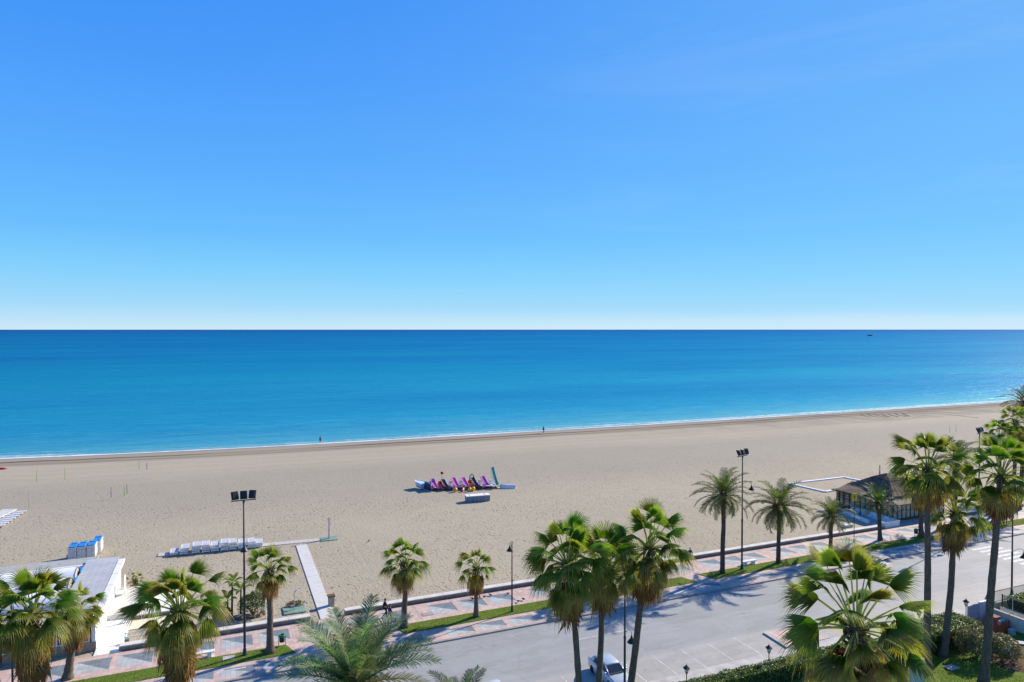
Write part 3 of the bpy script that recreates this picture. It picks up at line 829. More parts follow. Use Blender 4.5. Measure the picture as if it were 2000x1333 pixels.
def fan_blade(mb, hub, d, side, n, Rb, nseg, span, fold, droop, colf, rng, ragged=0.12, split=0.37):
    down = Vector((0, 0, -1))
    hubv = mb.vert(hub, colf(0.0))
    def P(phi, r, lift=0.0):
        k = abs(phi) / span
        rr = Rb * r * (1 - 0.22 * k * k)
        p = hub + (d * math.cos(phi) + side * math.sin(phi)) * rr
        p = p - n * (fold * Rb * abs(math.sin(phi * 0.5)) * r ** 1.2) + n * lift
        g = max(0, r - 0.36)
        return p + down * (droop * Rb * g * g * 1.7)
    step = 2 * span / nseg
    cup = 0.045 * Rb
    mids = [mb.vert(P(-span + step * i, split, -cup), tuple(c * .62 for c in colf(0.4))) for i in range(nseg + 1)]  # pleat shading painted into the leaf colour: dark valleys, bright ridges
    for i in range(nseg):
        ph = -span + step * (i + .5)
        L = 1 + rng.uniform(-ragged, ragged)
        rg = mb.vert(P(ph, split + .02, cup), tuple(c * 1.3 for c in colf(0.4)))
        mb.face((hubv, mids[i], rg)); mb.face((hubv, rg, mids[i + 1]))
        w2 = step * 0.24; tw = rng.uniform(-.25, .25) * step
        oL = mb.vert(P(ph - w2 + tw * .5, 0.74 * L), colf(0.8)); oR = mb.vert(P(ph + w2 + tw * .5, 0.74 * L), colf(0.8))
        tip = P(ph + tw, 1.0 * L); tip = tip + down * (droop * Rb * rng.uniform(0.0, 0.22))
        tp = mb.vert(tip, colf(1.0))
        mb.face((mids[i], oL, rg)); mb.face((rg, oL, oR)); mb.face((rg, oR, mids[i + 1])); mb.face((oL, tp, oR))

def make_fan_palm(base, crown, rcrown, label, seed, nleaf=34, trunk_r=0.26, skirt=1.2, dead=26, group='fan palms', detail=26,
                  upright=0.5, drybias=0.0, trunk_bend=0.0, bl=0.49, pl=0.56, dr=0.85, split=0.37):
    nleaf = int(nleaf * 0.98)
    rng = random.Random(seed)
    base = Vector(base); crown = Vector(crown)
    t = thing('fan_palm', label, 'palm tree', base, 0, group)
    C = crown - base
    # trunk
    mb = MB(); pts = []; rr = []; n = 22
    for i in range(n + 1):
        k = i / n
        p = Vector((C.x * (k ** (1.0 + trunk_bend)), C.y * (k ** (1.0 + trunk_bend)), C.z * k))
        p += Vector((noise.noise(Vector((seed, k * 3, 0))), noise.noise(Vector((seed, 9, k * 3))), 0)) * 0.10 * math.sin(PI * k) * min(1, C.z / 6)
        pts.append(p)
        r = trunk_r * (1.0 - 0.34 * k) + trunk_r * 0.55 * math.exp(-k * C.z / 0.55)
        r *= 1 + 0.05 * math.sin(i * 2.4) + rng.uniform(-.025, .025)
        rr.append(r)
    pts[0].z = -0.05
    mb.tube(pts, rr, 12); mb.build('trunk', M['trunk_fan'], t, True)
    # boss of old leaf bases under the crown
    mb = MB()
    for i in range(26):
        a = i * 2.4; z = -0.75 + 0.03 * i
        q = C + Vector((math.cos(a) * trunk_r * .8, math.sin(a) * trunk_r * .8, z))
        e = q + Vector((math.cos(a) * .22, math.sin(a) * .22, 0.26))
        mb.tube([q, (q + e) / 2 + Vector((math.cos(a), math.sin(a), 0)) * .03, e], [.07, .05, .02], 5)
    mb.build('leaf_bases', M['trunk_date'], t, False)
    # fronds
    mb = MB(); pm = MB()
    for i in range(nleaf):
        u = (i + 0.5) / nleaf
        a = i * 2.39996 + rng.uniform(-.25, .25)
        el = rad(88 - 140 * u ** 0.92 + rng.uniform(-9, 9))
        Rb = rcrown * bl * rng.uniform(0.80, 1.15) * (0.78 + 0.22 * math.sin(PI * min(1, u * 1.4)))
        Lp = rcrown * pl * rng.uniform(0.74, 1.16) * (1.06 - 0.30 * u)
        az = Vector((math.cos(a), math.sin(a), 0)); side = Vector((-math.sin(a), math.cos(a), 0))
        bend = rad(rng.uniform(10, 28)) * (0.2 + u * 1.3)
        p = C + Vector((0, 0, -0.25 * u)) + az * 0.10
        pp = [p.copy()]; e = el
        for s in range(5):
            e2 = el - bend * (s / 4) ** 1.3
            p = p + (az * math.cos(e2) + Vector((0, 0, 1)) * math.sin(e2)) * (Lp / 5); pp.append(p.copy()); e = e2
        d = az * math.cos(e - .12) + Vector((0, 0, 1)) * math.sin(e - .12)
        # twist of the blade about the petiole
        tw = rng.uniform(-.5, .5)
        nn = side.cross(d) * -1
        if nn.z < 0 and abs(e) < 1.4: nn = -nn
        sd_ = side * math.cos(tw) + nn * math.sin(tw); nn = nn * math.cos(tw) - side * math.sin(tw)
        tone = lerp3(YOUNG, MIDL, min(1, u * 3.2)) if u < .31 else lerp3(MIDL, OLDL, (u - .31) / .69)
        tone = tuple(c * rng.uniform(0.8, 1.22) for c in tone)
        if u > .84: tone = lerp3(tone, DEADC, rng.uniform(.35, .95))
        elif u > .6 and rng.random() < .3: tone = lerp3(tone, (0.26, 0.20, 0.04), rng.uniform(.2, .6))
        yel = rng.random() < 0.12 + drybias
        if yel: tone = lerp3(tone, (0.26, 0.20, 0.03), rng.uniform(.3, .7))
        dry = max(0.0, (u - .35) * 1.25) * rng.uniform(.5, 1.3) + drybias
        def colf(r, tone=tone, dry=dry, u=u):
            k = max(0, (r - .55) / .45); return lerp3(tone, STRAW, min(.95, k * (.34 + dry * 1.15)))
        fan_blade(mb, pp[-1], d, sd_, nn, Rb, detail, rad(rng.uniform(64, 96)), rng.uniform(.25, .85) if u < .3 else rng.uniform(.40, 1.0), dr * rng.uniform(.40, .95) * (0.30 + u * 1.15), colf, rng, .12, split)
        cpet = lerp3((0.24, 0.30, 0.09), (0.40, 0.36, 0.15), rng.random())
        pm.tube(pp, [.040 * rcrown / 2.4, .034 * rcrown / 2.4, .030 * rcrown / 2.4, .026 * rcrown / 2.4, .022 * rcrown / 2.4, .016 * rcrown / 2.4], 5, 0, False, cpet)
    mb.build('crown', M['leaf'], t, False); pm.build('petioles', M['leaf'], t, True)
    # hanging dead leaves
    if dead:
        mb = MB()
        for i in range(dead):
            a = i * 2.39996 + rng.uniform(-.3, .3); u = i / dead
            az = Vector((math.cos(a), math.sin(a), 0)); side = Vector((-math.sin(a), math.cos(a), 0))
            z0 = -0.30 * rcrown - skirt * 0.70 * u
            st_ = C * (1 + z0 / max(1, C.z)); st_.z = C.z + z0
            out = trunk_r * 0.8 + rcrown * rng.uniform(.12, .24) * (1 - .5 * u)
            p0 = st_ + az * trunk_r * .7; p1 = st_ + az * out + Vector((0, 0, -.10))
            d = (az * rng.uniform(-.05, .30) + Vector((0, 0, -1)) + side * rng.uniform(-.18, .18)).normalized()
            nn = (az - d * az.dot(d)).normalized(); sd_ = d.cross(nn)
            tone = tuple(c * rng.uniform(.65, 1.25) for c in lerp3(DEADC, DEADD, rng.random()))
            if u < .10: tone = lerp3(tone, (0.22, 0.19, 0.05), .6)
            fan_blade(mb, p1, d, sd_, nn, (0.48 + .34 * rng.random()) * rcrown * .66 * (0.7 if skirt < 1 else 1), 12, rad(rng.uniform(34, 66)), .75, .0, lambda r, tone=tone: lerp3(tone, tuple(c * .75 for c in tone), r), rng, .28)
            mb.tube([p0, p1], [.03, .018], 4, 0, False, tone)
        mb.build('dead_leaves', M['dead'], t, False)
    return t

def feather_frond(mb, pm, p0, a, el, L, rng, nl, colr, width=0.34, gravity=1.0, cone=0.5, lw=0.029):
    az = Vector((math.cos(a), math.sin(a), 0)); side = Vector((-math.sin(a), math.cos(a), 0)); up = Vector((0, 0, 1))
    pts = [p0.copy()]; dirs = []; N = 14; p = p0.copy(); sway = rng.uniform(-.25, .25)
    for i in range(N):
        k = i / N
        e = el - gravity * (0.25 * k + 0.95 * k * k)
        d = az * math.cos(e) + up * math.sin(e) + side * (sway * k)
        d.normalize(); dirs.append(d); p = p + d * (L / N); pts.append(p.copy())
    dirs.append(dirs[-1])
    pm.tube(pts[::2] + ([pts[-1]] if N % 2 else []), [.035 * (1 - .8 * i / (N / 2)) * L / 3 for i in range(len(pts[::2]))], 4, 0, False, lerp3(colr, (0.26, 0.22, 0.08), .55))
    for j in range(nl):
        k = 0.10 + 0.90 * (j + .5) / nl
        f = k * N; i = min(N - 1, int(f)); q = pts[i].lerp(pts[i + 1], f - i); d = dirs[i]
        nrm = side.cross(d); nrm = nrm if nrm.z > 0 or abs(nrm.z) < .05 else -nrm
        ll = L * width * (math.sin(PI * (0.12 + 0.80 * k)) ** .7) * rng.uniform(.85, 1.12)
        for s in (-1, 1):
            dr = (side * s * 0.80 + d * (0.55 + .35 * k) + nrm * (cone * rng.uniform(.45, 1.2)) + up * (-.10 - rng.uniform(0, .22))).normalized()
            wdir = d * lw * L / 3
            mid = q + dr * ll * .55; tip = q + dr * ll + up * (-.13 * ll)
            c1 = tuple(c * rng.uniform(.75, 1.3) for c in colr)
            a1 = mb.vert(q - wdir, c1); a2 = mb.vert(q + wdir, c1); b1 = mb.vert(mid + wdir * 1.1, c1); b2 = mb.vert(mid - wdir * 1.1, c1); c_ = mb.vert(tip, lerp3(c1, STRAW, .35))
            mb.face((a1, a2, b1, b2)); mb.face((b2, b1, c_))

def make_date_palm(base, crown, rcrown, label, seed, nfr=44, trunk_r=0.24, nl=30, low=-70, tone=(0.082, 0.112, 0.034), group='date palms', fruit=False, width=.22, gravity=1.0, lw=0.029):
    rng = random.Random(seed)
    base = Vector(base); crown = Vector(crown)
    t = thing('date_palm', label, 'palm tree', base, 0, group)
    C = crown - base
    mb = MB(); pts = []; rr = []; n = 24
    for i in range(n + 1):
        k = i / n
        p = C * k + Vector((noise.noise(Vector((seed, k * 2.5, 3))), noise.noise(Vector((seed, 4, k * 2.5))), 0)) * .10 * math.sin(PI * k)
        pts.append(p); rr.append(trunk_r * (1 - .10 * k + .35 * math.exp(-k * C.z / .5) + (0.42 * math.exp(-((k - .95) * C.z / .55) ** 2))) * (1 + rng.uniform(-.06, .06)))
    pts[0].z = -.05
    mb.tube(pts, rr, 11)
    for i in range(40):
        a = i * 2.4; k = .80 + .19 * i / 40
        q = C * k + Vector((math.cos(a), math.sin(a), 0)) * trunk_r * 1.05
        e = q + Vector((math.cos(a) * .16, math.sin(a) * .16, .22)); mb.tube([q, e], [.06, .025], 4)
    mb.build('trunk', M['trunk_date'], t, True)
    mb = MB(); pm = MB()
    for i in range(nfr):
        u = (i + .5) / nfr; a = i * 2.39996 + rng.uniform(-.2, .2)
        el = rad(85 - (85 - low) * u ** .85 * .92 + rng.uniform(-7, 7))
        L = rcrown * rng.uniform(.92, 1.15) * (0.72 + .34 * math.sin(PI * min(1, .25 + u * .8)))
        col = lerp3(tuple(c * 1.25 for c in tone), tone, min(1, u * 2)); col = tuple(c * rng.uniform(.8, 1.2) for c in col)
        if u > .62: col = lerp3(col, (0.19, 0.15, 0.065), rng.uniform(.1, .75))
        feather_frond(mb, pm, C + Vector((math.cos(a) * .1, math.sin(a) * .1, -.1 * u)), a, el, L, rng, nl, col, width, gravity * rng.uniform(.85, 1.2), .5, lw)
    mb.build('crown', M['dateleaf'], t, False); pm.build('petioles', M['dateleaf'], t, True)
    if fruit:
        fm = MB()
        for i in range(7):
            a = i * 2.4 + .5; q = C + Vector((0, 0, .1))
            e = q + Vector((math.cos(a) * .55, math.sin(a) * .55, .12)); e2 = e + Vector((math.cos(a) * .25, math.sin(a) * .25, -.5))
            fm.tube([q, e, e2], .025, 5)
            for k in range(34):
                s = e.lerp(e2, rng.random()) + Vector((rng.uniform(-.16, .16), rng.uniform(-.16, .16), rng.uniform(-.2, .1))); fm.ball(s, .045, 4)
        fm.build('fruit', simple('date_fruit', (0.42, 0.15, 0.025), .6, .3), t, False)
    return t

def palm_xy(px, t_row):
    """ground spot on the row Y = t_row seen in the column px"""
    x = (px - 1000) / F
    # t = y*(UX - x*UY)  with camera depth y
    d = t_row / (UX - x * UY)
    s, t = c2w(x * d, d); return Vector((s, t, 0)), d

def fan(pxb, row, pxc, pyc, rpx, label, seed, **kw):
    b, d = palm_xy(pxb, row); c = atd(pxc, pyc, d)
    return make_fan_palm(b, c, rpx * d / F, label, seed, **kw)
GP = 'fan palms along the promenade verge'; GG = 'tall fan palms in the near garden row'
fan(-30, 38, -34, 1212, 92, 'fan palm at the left edge of the photo, only its right fronds in view', 11, nleaf=36, skirt=2.2, dead=46, group=GG, drybias=.05)
fan(66, 38, 62, 1196, 98, 'big shaggy fan palm in front of the white vaulted canopies', 12, nleaf=40, skirt=2.7, dead=70, group=GG, drybias=.07, detail=30)
fan(345, 38, 350, 1190, 104, 'big shaggy fan palm with long brown skirt beside the ramp and the blue sign', 13, nleaf=42, skirt=2.9, dead=76, group=GG, drybias=.04, detail=30)
fan(1139, 38, 1108, 1100, 104, 'fan palm with widest crown and leaning trunk left of the silver car', 14, nleaf=44, skirt=2.4, dead=48, group=GG, detail=30, trunk_r=.24, trunk_bend=.8, drybias=.03)
fan(1166, 38.6, 1180, 1100, 88, 'fan palm squeezed behind two others, trunk crossing in front of the silver car', 15, nleaf=38, skirt=1.9, dead=36, group=GG, trunk_r=.24, drybias=.08)
fan(1224, 38.3, 1268, 1068, 98, 'fan palm leaning right with its curved trunk right of the silver car', 16, nleaf=38, skirt=2.0, dead=46, group=GG, trunk_r=.27, detail=30, trunk_bend=.35, drybias=.03)
fan(1818, 37.7, 1812, 912, 84, 'tallest slim fan palm in front of the thatched restaurant', 17, nleaf=38, skirt=1.2, dead=18, group=GG, trunk_r=.29)
fan(1846, 39.1, 1866, 1000, 68, 'shorter fan palm with bent trunk foot beside the lawn hedge', 18, nleaf=32, skirt=2.2, dead=40, group=GG, trunk_r=.29, trunk_bend=-.45, drybias=.04)
fan(1929, 34.7, 1955, 928, 86, 'fan palm with leaning trunk beside the grey oleander bush', 19, nleaf=40, skirt=1.6, dead=26, group=GG, trunk_r=.31)
# foreground palm with long petioles
bj, dj = palm_xy(1672, 17.4)
make_fan_palm(bj, atd(1672, 1222, dj), 2.8, 'very near fan palm with long arching pale stems at lower right', 33, nleaf=42, trunk_r=.30, skirt=1.8, dead=40, group=GG, detail=48, upright=.9, bl=.50, pl=.64, drybias=.03, dr=.55, split=.27)
# promenade row
def fan_g(pb, pyb, pxc, pyc, rpx, label, seed, **kw):
    b = at(pb, pyb, 0.15); d = depth_of(b.x, b.y); c = atd(pxc, pyc, d)
    return make_fan_palm(b, c, rpx * d / F, label, seed, group=GP, **kw)
fan_g(132, 1325, 150, 1195, 60, 'fan palm on the verge half hidden behind the big left palm', 22, nleaf=30, skirt=2.2, dead=40, trunk_r=.30, drybias=.12)
fan_g(528, 1275, 526, 1110, 54, 'fan palm on the verge between the floodlight mast and the green litter bin', 23, nleaf=28, skirt=1.5, dead=30, trunk_r=.29, drybias=.06)
fan_g(790, 1225, 790, 1098, 55, 'fan palm on the verge beside the two walking people', 24, nleaf=30, skirt=1.3, dead=26, trunk_r=.29)
fan_g(930, 1205, 930, 1108, 47, 'small fan palm on the verge left of the single bell lamp post', 25, nleaf=26, skirt=1.5, dead=36, trunk_r=.22, detail=20)
fan_g(1185, 1161, 1187, 1090, 45, 'fan palm on the verge hidden behind the clump of near palms', 26, nleaf=26, skirt=1.2, dead=24, trunk_r=.27, detail=18)
fan_g(1800, 1048, 1797, 955, 40, 'dry fan palm on the verge in front of the restaurant windows', 27, nleaf=22, skirt=1.6, dead=40, trunk_r=.30, drybias=.3, detail=18)
fan(1952, 66.0, 1955, 850, 36, 'distant fan palm right of the far floodlight mast', 28, nleaf=30, skirt=1.2, dead=20, trunk_r=.3, group=GP, detail=18)
fan(1982, 66.3, 1984, 822, 36, 'distant taller fan palm near the right edge below the dark date palm', 29, nleaf=30, skirt=1.2, dead=20, trunk_r=.3, group=GP, detail=18)
b = at(262, 1153, 0.02); make_fan_palm(b, b + Vector((0.1, 0, 1.15)), 1.05, 'tiny fan palm in the sand beside the white ramp', 30, nleaf=16, trunk_r=.13, skirt=.4, dead=6, detail=16, group='fan palms on the sand')
# date palms
GD = 'date palms along the promenade'
def date_g(pb, pyb, pxc, pyc, rpx, label, seed, **kw):
    b = at(pb, pyb, 0.15); d = depth_of(b.x, b.y); c = atd(pxc, pyc, d)
    return make_date_palm(b, c, rpx * d / F, label, seed, group=GD, **kw)
date_g(1411, 1120, 1413, 965, 60, 'slender tall date palm left of the floodlight mast with a bell lamp', 41, nfr=46, trunk_r=.26)
date_g(1520, 1100, 1522, 988, 62, 'date palm with drooping fronds and orange fruit beside the concrete bench', 42, nfr=52, trunk_r=.25, fruit=True, low=-72)
date_g(1622, 1083, 1624, 1008, 44, 'short date palm left of the post with a yellow sign', 43, nfr=40, trunk_r=.24, low=-55)
date_g(1719, 1055, 1716, 983, 44, 'short dark date palm against the restaurant side wall', 44, nfr=38, trunk_r=.26, low=-50, tone=(0.05, 0.085, 0.025))
def date_r(pxb, row, pxc, pyc, rpx, label, seed, **kw):
    b, d = palm_xy(pxb, row); c = atd(pxc, pyc, d)
    return make_date_palm(b, c, rpx * d / F, label, seed, group=GD, **kw)
date_r(1868, 65.5, 1868, 895, 50, 'date palm with upright fronds left of the far floodlight mast', 45, nfr=44, trunk_r=.32, low=-45)
date_r(1998, 76, 2006, 792, 46, 'dark date palm at the right edge reaching above the shoreline', 46, nfr=44, trunk_r=.30, low=-45, tone=(.04, .065, .03))
date_r(1995, 66.4, 2000, 872, 46, 'date palm at the right edge above the near fan palm crown', 47, nfr=44, trunk_r=.30, low=-45)
b, d = palm_xy(692, 28.5)
GN = 'date palms in the near garden'
make_date_palm(b, atd(692, 1338, d), 3.15, 'large bluish date palm crown seen from above at the bottom of the photo', 48, nfr=54, nl=62, trunk_r=.32, low=-32, tone=(0.135, 0.190, 0.100), group=GN, width=.23, gravity=.72, lw=.017)
b, d = palm_xy(900, 24.5)
make_date_palm(b, atd(897, 1400, d), 1.75, 'small date palm with one cream dry frond cut off by the bottom edge', 49, nfr=26, nl=34, trunk_r=.22, low=-20, tone=(0.06, 0.10, 0.045), group=GN, width=.2, gravity=.8)

# ------------------------------------------------------------------ shrubs and hedges
def leaf_quad(mb, p, nrm, size, rng, col):
    t1 = nrm.orthogonal().normalized(); t1.rotate(Matrix.Rotation(rng.uniform(0, 2 * PI), 3, nrm)); t2 = nrm.cross(t1)
    w = size * rng.uniform(.32, .5)
    mb.poly([p - t1 * size, p - t2 * w, p + t1 * size, p + t2 * w], 0, col)
def leafy(mb, sampler, n, size, cols, rng, tilt=.7):
    for i in range(n):
        p, nr = sampler(rng)
        v = Vector((rng.gauss(0, 1), rng.gauss(0, 1), rng.gauss(0, 1))) * tilt
        nr = (nr + v).normalized()
        k = noise.noise(p * 1.6) * .5 + .5
        c = lerp3(cols[0], cols[1], min(1, max(0, k * .7 + rng.uniform(-.2, .5))))
        if len(cols) > 2 and rng.random() < cols[3]: c = cols[2]
        leaf_quad(mb, p, nr, size * rng.uniform(.7, 1.3), rng, c)
def ell_sampler(c, r):
    c = Vector(c)
    def f(rng):
        d = Vector((rng.gauss(0, 1), rng.gauss(0, 1), rng.gauss(0, 1))).normalized()
        if d.z < -.35: d.z *= -1
        k = (1 + .28 * noise.noise(d * 2.2 + c)) * (1 - .35 * rng.random() ** 2)
        return c + Vector((d.x * r[0], d.y * r[1], d.z * r[2])) * k, d
    return f
def box_sampler(x0, y0, x1, y1, h):
    def f(rng):
        a = [(x1 - x0) * (y1 - y0), (x1 - x0) * h, (x1 - x0) * h, (y1 - y0) * h, (y1 - y0) * h]
        q = rng.random() * sum(a); i = 0
        while q > a[i]: q -= a[i]; i += 1
        u, v = rng.random(), rng.random(); ins = -.14 * rng.random() ** 2
        if i == 0: p, n = Vector((x0 + (x1 - x0) * u, y0 + (y1 - y0) * v, h)), Vector((0, 0, 1))
        elif i == 1: p, n = Vector((x0 + (x1 - x0) * u, y0, h * v)), Vector((0, -1, 0))
        elif i == 2: p, n = Vector((x0 + (x1 - x0) * u, y1, h * v)), Vector((0, 1, 0))
        elif i == 3: p, n = Vector((x0, y0 + (y1 - y0) * u, h * v)), Vector((-1, 0, 0))
        else: p, n = Vector((x1, y0 + (y1 - y0) * u, h * v)), Vector((1, 0, 0))
        p = p + n * (ins + .16 * noise.noise(p * 1.3) + .07 * noise.noise(p * 4))
        return p, n
    return f
def hedge(x0, y0, x1, y1, h, label, seed, n_per=190):
    rng = random.Random(seed)
    cx, cy = (x0 + x1) / 2, (y0 + y1) / 2
    t = thing('hedge', label, 'hedge', (cx, cy, 0), 0, 'clipped green hedges')
    a, b = (x1 - x0) / 2, (y1 - y0) / 2
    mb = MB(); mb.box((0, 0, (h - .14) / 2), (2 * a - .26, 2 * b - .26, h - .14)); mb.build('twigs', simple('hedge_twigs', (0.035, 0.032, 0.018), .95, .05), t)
    area = 4 * a * b + 4 * a * h + 4 * b * h
    mb = MB(); leafy(mb, box_sampler(-a, -b, a, b, h), int(area * n_per), .085, [(0.045, 0.095, 0.024), (0.120, 0.190, 0.042), (0.20, 0.24, 0.06), .08], rng)
    mb.build('foliage', M['leafsoft'], t)
hedge(28.0, 40.9, 50.5, 42.2, 1.4, 'long clipped green hedge at the bottom between two black lanterns', 61)
hedge(53.2, 39.4, 62.4, 42.3, 1.8, 'clipped green hedge ending at the grey gate behind the lawn palms', 62)
hedge(70.6, 35.0, 73.8, 42.3, 1.9, 'green hedge behind the dark railing at the right edge', 63)
def bush(c, r, n, label, cols, seed, size=.09, flowers=None, twigs=True, group='garden shrubs'):
    rng = random.Random(seed); t = thing('shrub', label, 'bush', (c[0], c[1], 0), 0, group)
    mb = MB()
    for i in range(9):
        a = rng.uniform(0, 2 * PI); e = Vector((math.cos(a) * r[0] * .6, math.sin(a) * r[1] * .6, r[2] * rng.uniform(.8, 1.3)))
        mb.tube([(0, 0, 0), e * .5 + Vector((0, 0, .1)), e], [.05, .035, .012], 5)
    mb.build('stem', M['stem'], t)
    mb = MB(); leafy(mb, ell_sampler((0, 0, r[2] * .72), r), n, size, cols, rng)
    if flowers:
        sm_ = ell_sampler((0, 0, r[2] * .72), [v * 1.03 for v in r])
        for i in range(flowers[0]):
            p, nr = sm_(rng)
            for k in range(4): leaf_quad(mb, p, (nr + Vector((rng.uniform(-.6, .6), rng.uniform(-.6, .6), .3))).normalized(), .085, rng, flowers[1])
    mb.build('foliage', M['leafsoft'], t)
    return t
OL = [(0.085, 0.090, 0.055), (0.200, 0.195, 0.125), (0.27, 0.20, 0.09), .12]
b = at(1908, 1283)
bush((b.x, b.y), (1.75, 1.5, 1.5), 5200, 'greyish oleander bush left of the leaning palm trunk by the lawn', OL, 71)
b = at(1958, 1292)
bush((b.x, b.y), (1.5, 1.3, 1.25), 4000, 'greyish oleander bush right of the leaning palm trunk by the soil', OL, 72)
b = at(495, 1204)
bush((b.x, b.y), (1.35, 1.1, 1.35), 3000, 'dark green bush with red flowers beside the rocks', [(0.025, 0.06, 0.016), (0.07, 0.13, 0.03), (0.10, 0.16, 0.04), .1], 73, flowers=(34, (0.55, 0.04, 0.02)), group='shrubs by the beach wall')
b = at(438, 1208)
bush((b.x, b.y), (.7, .6, .6), 900, 'low dull green bush under the banana plants', [(0.05, 0.06, 0.02), (0.12, 0.12, 0.05), (0.2, 0.15, 0.06), .2], 74, group='shrubs by the beach wall')
b = at(575, 1185)
bush((b.x, b.y), (.9, .55, .3), 420, 'low dry twiggy plant behind the green shower platform', [(0.10, 0.075, 0.045), (0.20, 0.15, 0.09), (0.09, 0.1, 0.04), .2], 75, group='shrubs by the beach wall')
def banana(px, py, h, n, label, seed):
    rng = random.Random(seed); b = at(px, py, 0.02)
    t = thing('banana_plant', label, 'plant', b, 0, 'banana plants by the beach wall')
    mb = MB(); mb.tube([(0, 0, 0), (.03, .02, h * .5), (.05, 0, h)], [.11, .10, .07], 8); mb.build('stem', M['stem'], t, True)
    mb = MB()
    for i in range(n):
        a = i * 2.4 + rng.uniform(-.3, .3); el = rad(78 - 85 * (i / n)); L = rng.uniform(1.0, 1.5)
        az = Vector((math.cos(a), math.sin(a), 0)); sd_ = Vector((-math.sin(a), math.cos(a), 0)); p = Vector((.05, 0, h - .1)); prev = None
        col = tuple(c * rng.uniform(.8, 1.3) for c in (0.075, 0.145, 0.028))
        for k in range(8):
            f = k / 7; e = el - 1.3 * f * f
            w_ = .24 * math.sin(PI * (0.04 + .92 * max(0, (f - .18) / .82))) if f > .18 else .02
            c_ = lerp3(col, STRAW, .5 * f * rng.random())
            cur = (mb.vert(p + sd_ * w_ + Vector((0, 0, w_ * .4)), c_), mb.vert(p, c_), mb.vert(p - sd_ * w_ + Vector((0, 0, w_ * .4)), c_))
            if prev:
                mb.face((prev[0], prev[1], cur[1], cur[0])); mb.face((prev[1], prev[2], cur[2], cur[1]))
            prev = cur; p = p + (az * math.cos(e) + Vector((0, 0, 1)) * math.sin(e)) * L / 7
    mb.build('leaves', M['leaf'], t)
banana(453, 1203, 3.3, 11, 'tallest banana plant left of the floodlight mast', 81)
banana(470, 1200, 2.5, 10, 'banana plant right beside the floodlight mast pole', 82)
banana(444, 1206, 1.7, 9, 'shortest banana plant nearest the big left palm', 83)
def rock(px, py, r, label, seed):
    rng = random.Random(seed); b = at(px, py, 0.0); bm = bmesh.new(); bmesh.ops.create_icosphere(bm, subdivisions=2, radius=1)
    for v in bm.verts:
        v.co *= 1 + .35 * noise.noise(v.co * 1.5 + Vector((seed, 0, 0))); v.co = Vector((v.co.x * r * 1.2, v.co.y * r, v.co.z * r * .75 + r * .3))
    me = bpy.data.meshes.new('rock'); bm.to_mesh(me); bm.free(); me.materials.append(M['rock'])
    o = bpy.data.objects.new('rock', me); COL.objects.link(o); o.location = b; tag(o, label, 'rock', 'rocks around the flower bed')
for i, (px, py, r, l) in enumerate([(452, 1213, .28, 'brown rock at the left end of the flower bed'), (462, 1210, .3, 'brown rock in front of the banana stems'), (472, 1211, .24, 'small brown rock at the mast foot line'),
        (484, 1207, .34, 'large brown rock in front of the red flowered bush'), (495, 1208, .22, 'small rock under the red flowered bush'), (506, 1205, .3, 'brown rock right of the red flowered bush'), (513, 1201, .34, 'pinkish rock at the right end of the flower bed')]):
    rock(px, py, r, l, 90 + i)

# ------------------------------------------------------------------ lamps
def bell(parent, p, sc_=1.0):
    mb = MB()
    mb.lathe([(.03, .34), (.05, .30), (.07, .20), (.12, .08), (.22, -.06), (.33, -.20), (.35, -.24), (.30, -.245), (.05, -.20)], p, 14)
    o = mb.build('lamp_shade', M['iron'], parent, True)
    mb = MB(); mb.ball((p[0], p[1], p[2] - .235), (.20 * sc_, .20, .07), 6); mb.build('bulb', M['lens'], o, True)
def post_mesh(mb, h, r):
    mb.lathe([(r * 2.6, 0), (r * 2.6, .06), (r * 1.9, .14), (r * 1.7, .5), (r * 1.25, .6), (r * 1.15, h * .42), (r * 1.35, h * .425), (r * 1.35, h * .44), (r * .95, h * .445), (r * .7, h), (r * .2, h + .02)], (0, 0, 0), 12)
def arm(mb, z, side, L):
    pts = [(0, 0, z)] + [(0, side * L * math.sin(k / 6 * PI / 2), z + .55 * math.sin(k / 6 * PI * .85)) for k in range(1, 7)]
    mb.tube(pts, .022, 6); return pts[-1]
def floodlight(px, py, h, label, side=-1, L=1.0, zb=9.4, heading=0.0):
    b = at(px, py, 0.15); t = thing('floodlight_mast', label, 'floodlight', b, 0, 'floodlight masts on the promenade verge')
    mb = MB(); post_mesh(mb, h - .3, .085); mb.build('pole', M['iron'], t, True)
    mb = MB(); mb.box((0, 0, h - .3), (2.0, .09, .07), heading); mb.tube([(0, 0, h - .5), (0, 0, h - .28)], .09, 8); mb.build('crossbar', M['iron'], t)
    for i in (-1, 0, 1):
        mb = MB(); yaw = heading + i * -.30; M4 = Matrix.Rotation(yaw, 3, 'Z') @ Matrix.Rotation(rad(-24), 3, 'X')
        cx = i * .70; c = (cx * math.cos(heading), cx * math.sin(heading) + .05, h + .14)
        mb.box(c, (.58, .20, .70), 0, 0, M4)
        rr = M4 @ Vector((0, -.16, 0)); mb.box((c[0] + rr.x, c[1] + rr.y, c[2] + rr.z), (.46, .14, .5), 0, 0, M4)
        hd = bevel(mb.build('lamp_head', M['iron'], t), .03)
        f = M4 @ Vector((0, .104, 0)); m2 = MB(); m2.box((c[0] + f.x, c[1] + f.y, c[2] + f.z), (.52, .012, .62), 0, 0, M4); m2.build('lens', M['lens'], hd)
    mb = MB(); e = arm(mb, zb, side, L); mb.build('lamp_arm', M['iron'], t, True)
    bell(t, (e[0], e[1], e[2] - .35))
    return t
floodlight(478, 1280, 13.6, 'black floodlight mast with three heads nearest on the left', -1, .75, 9.5)
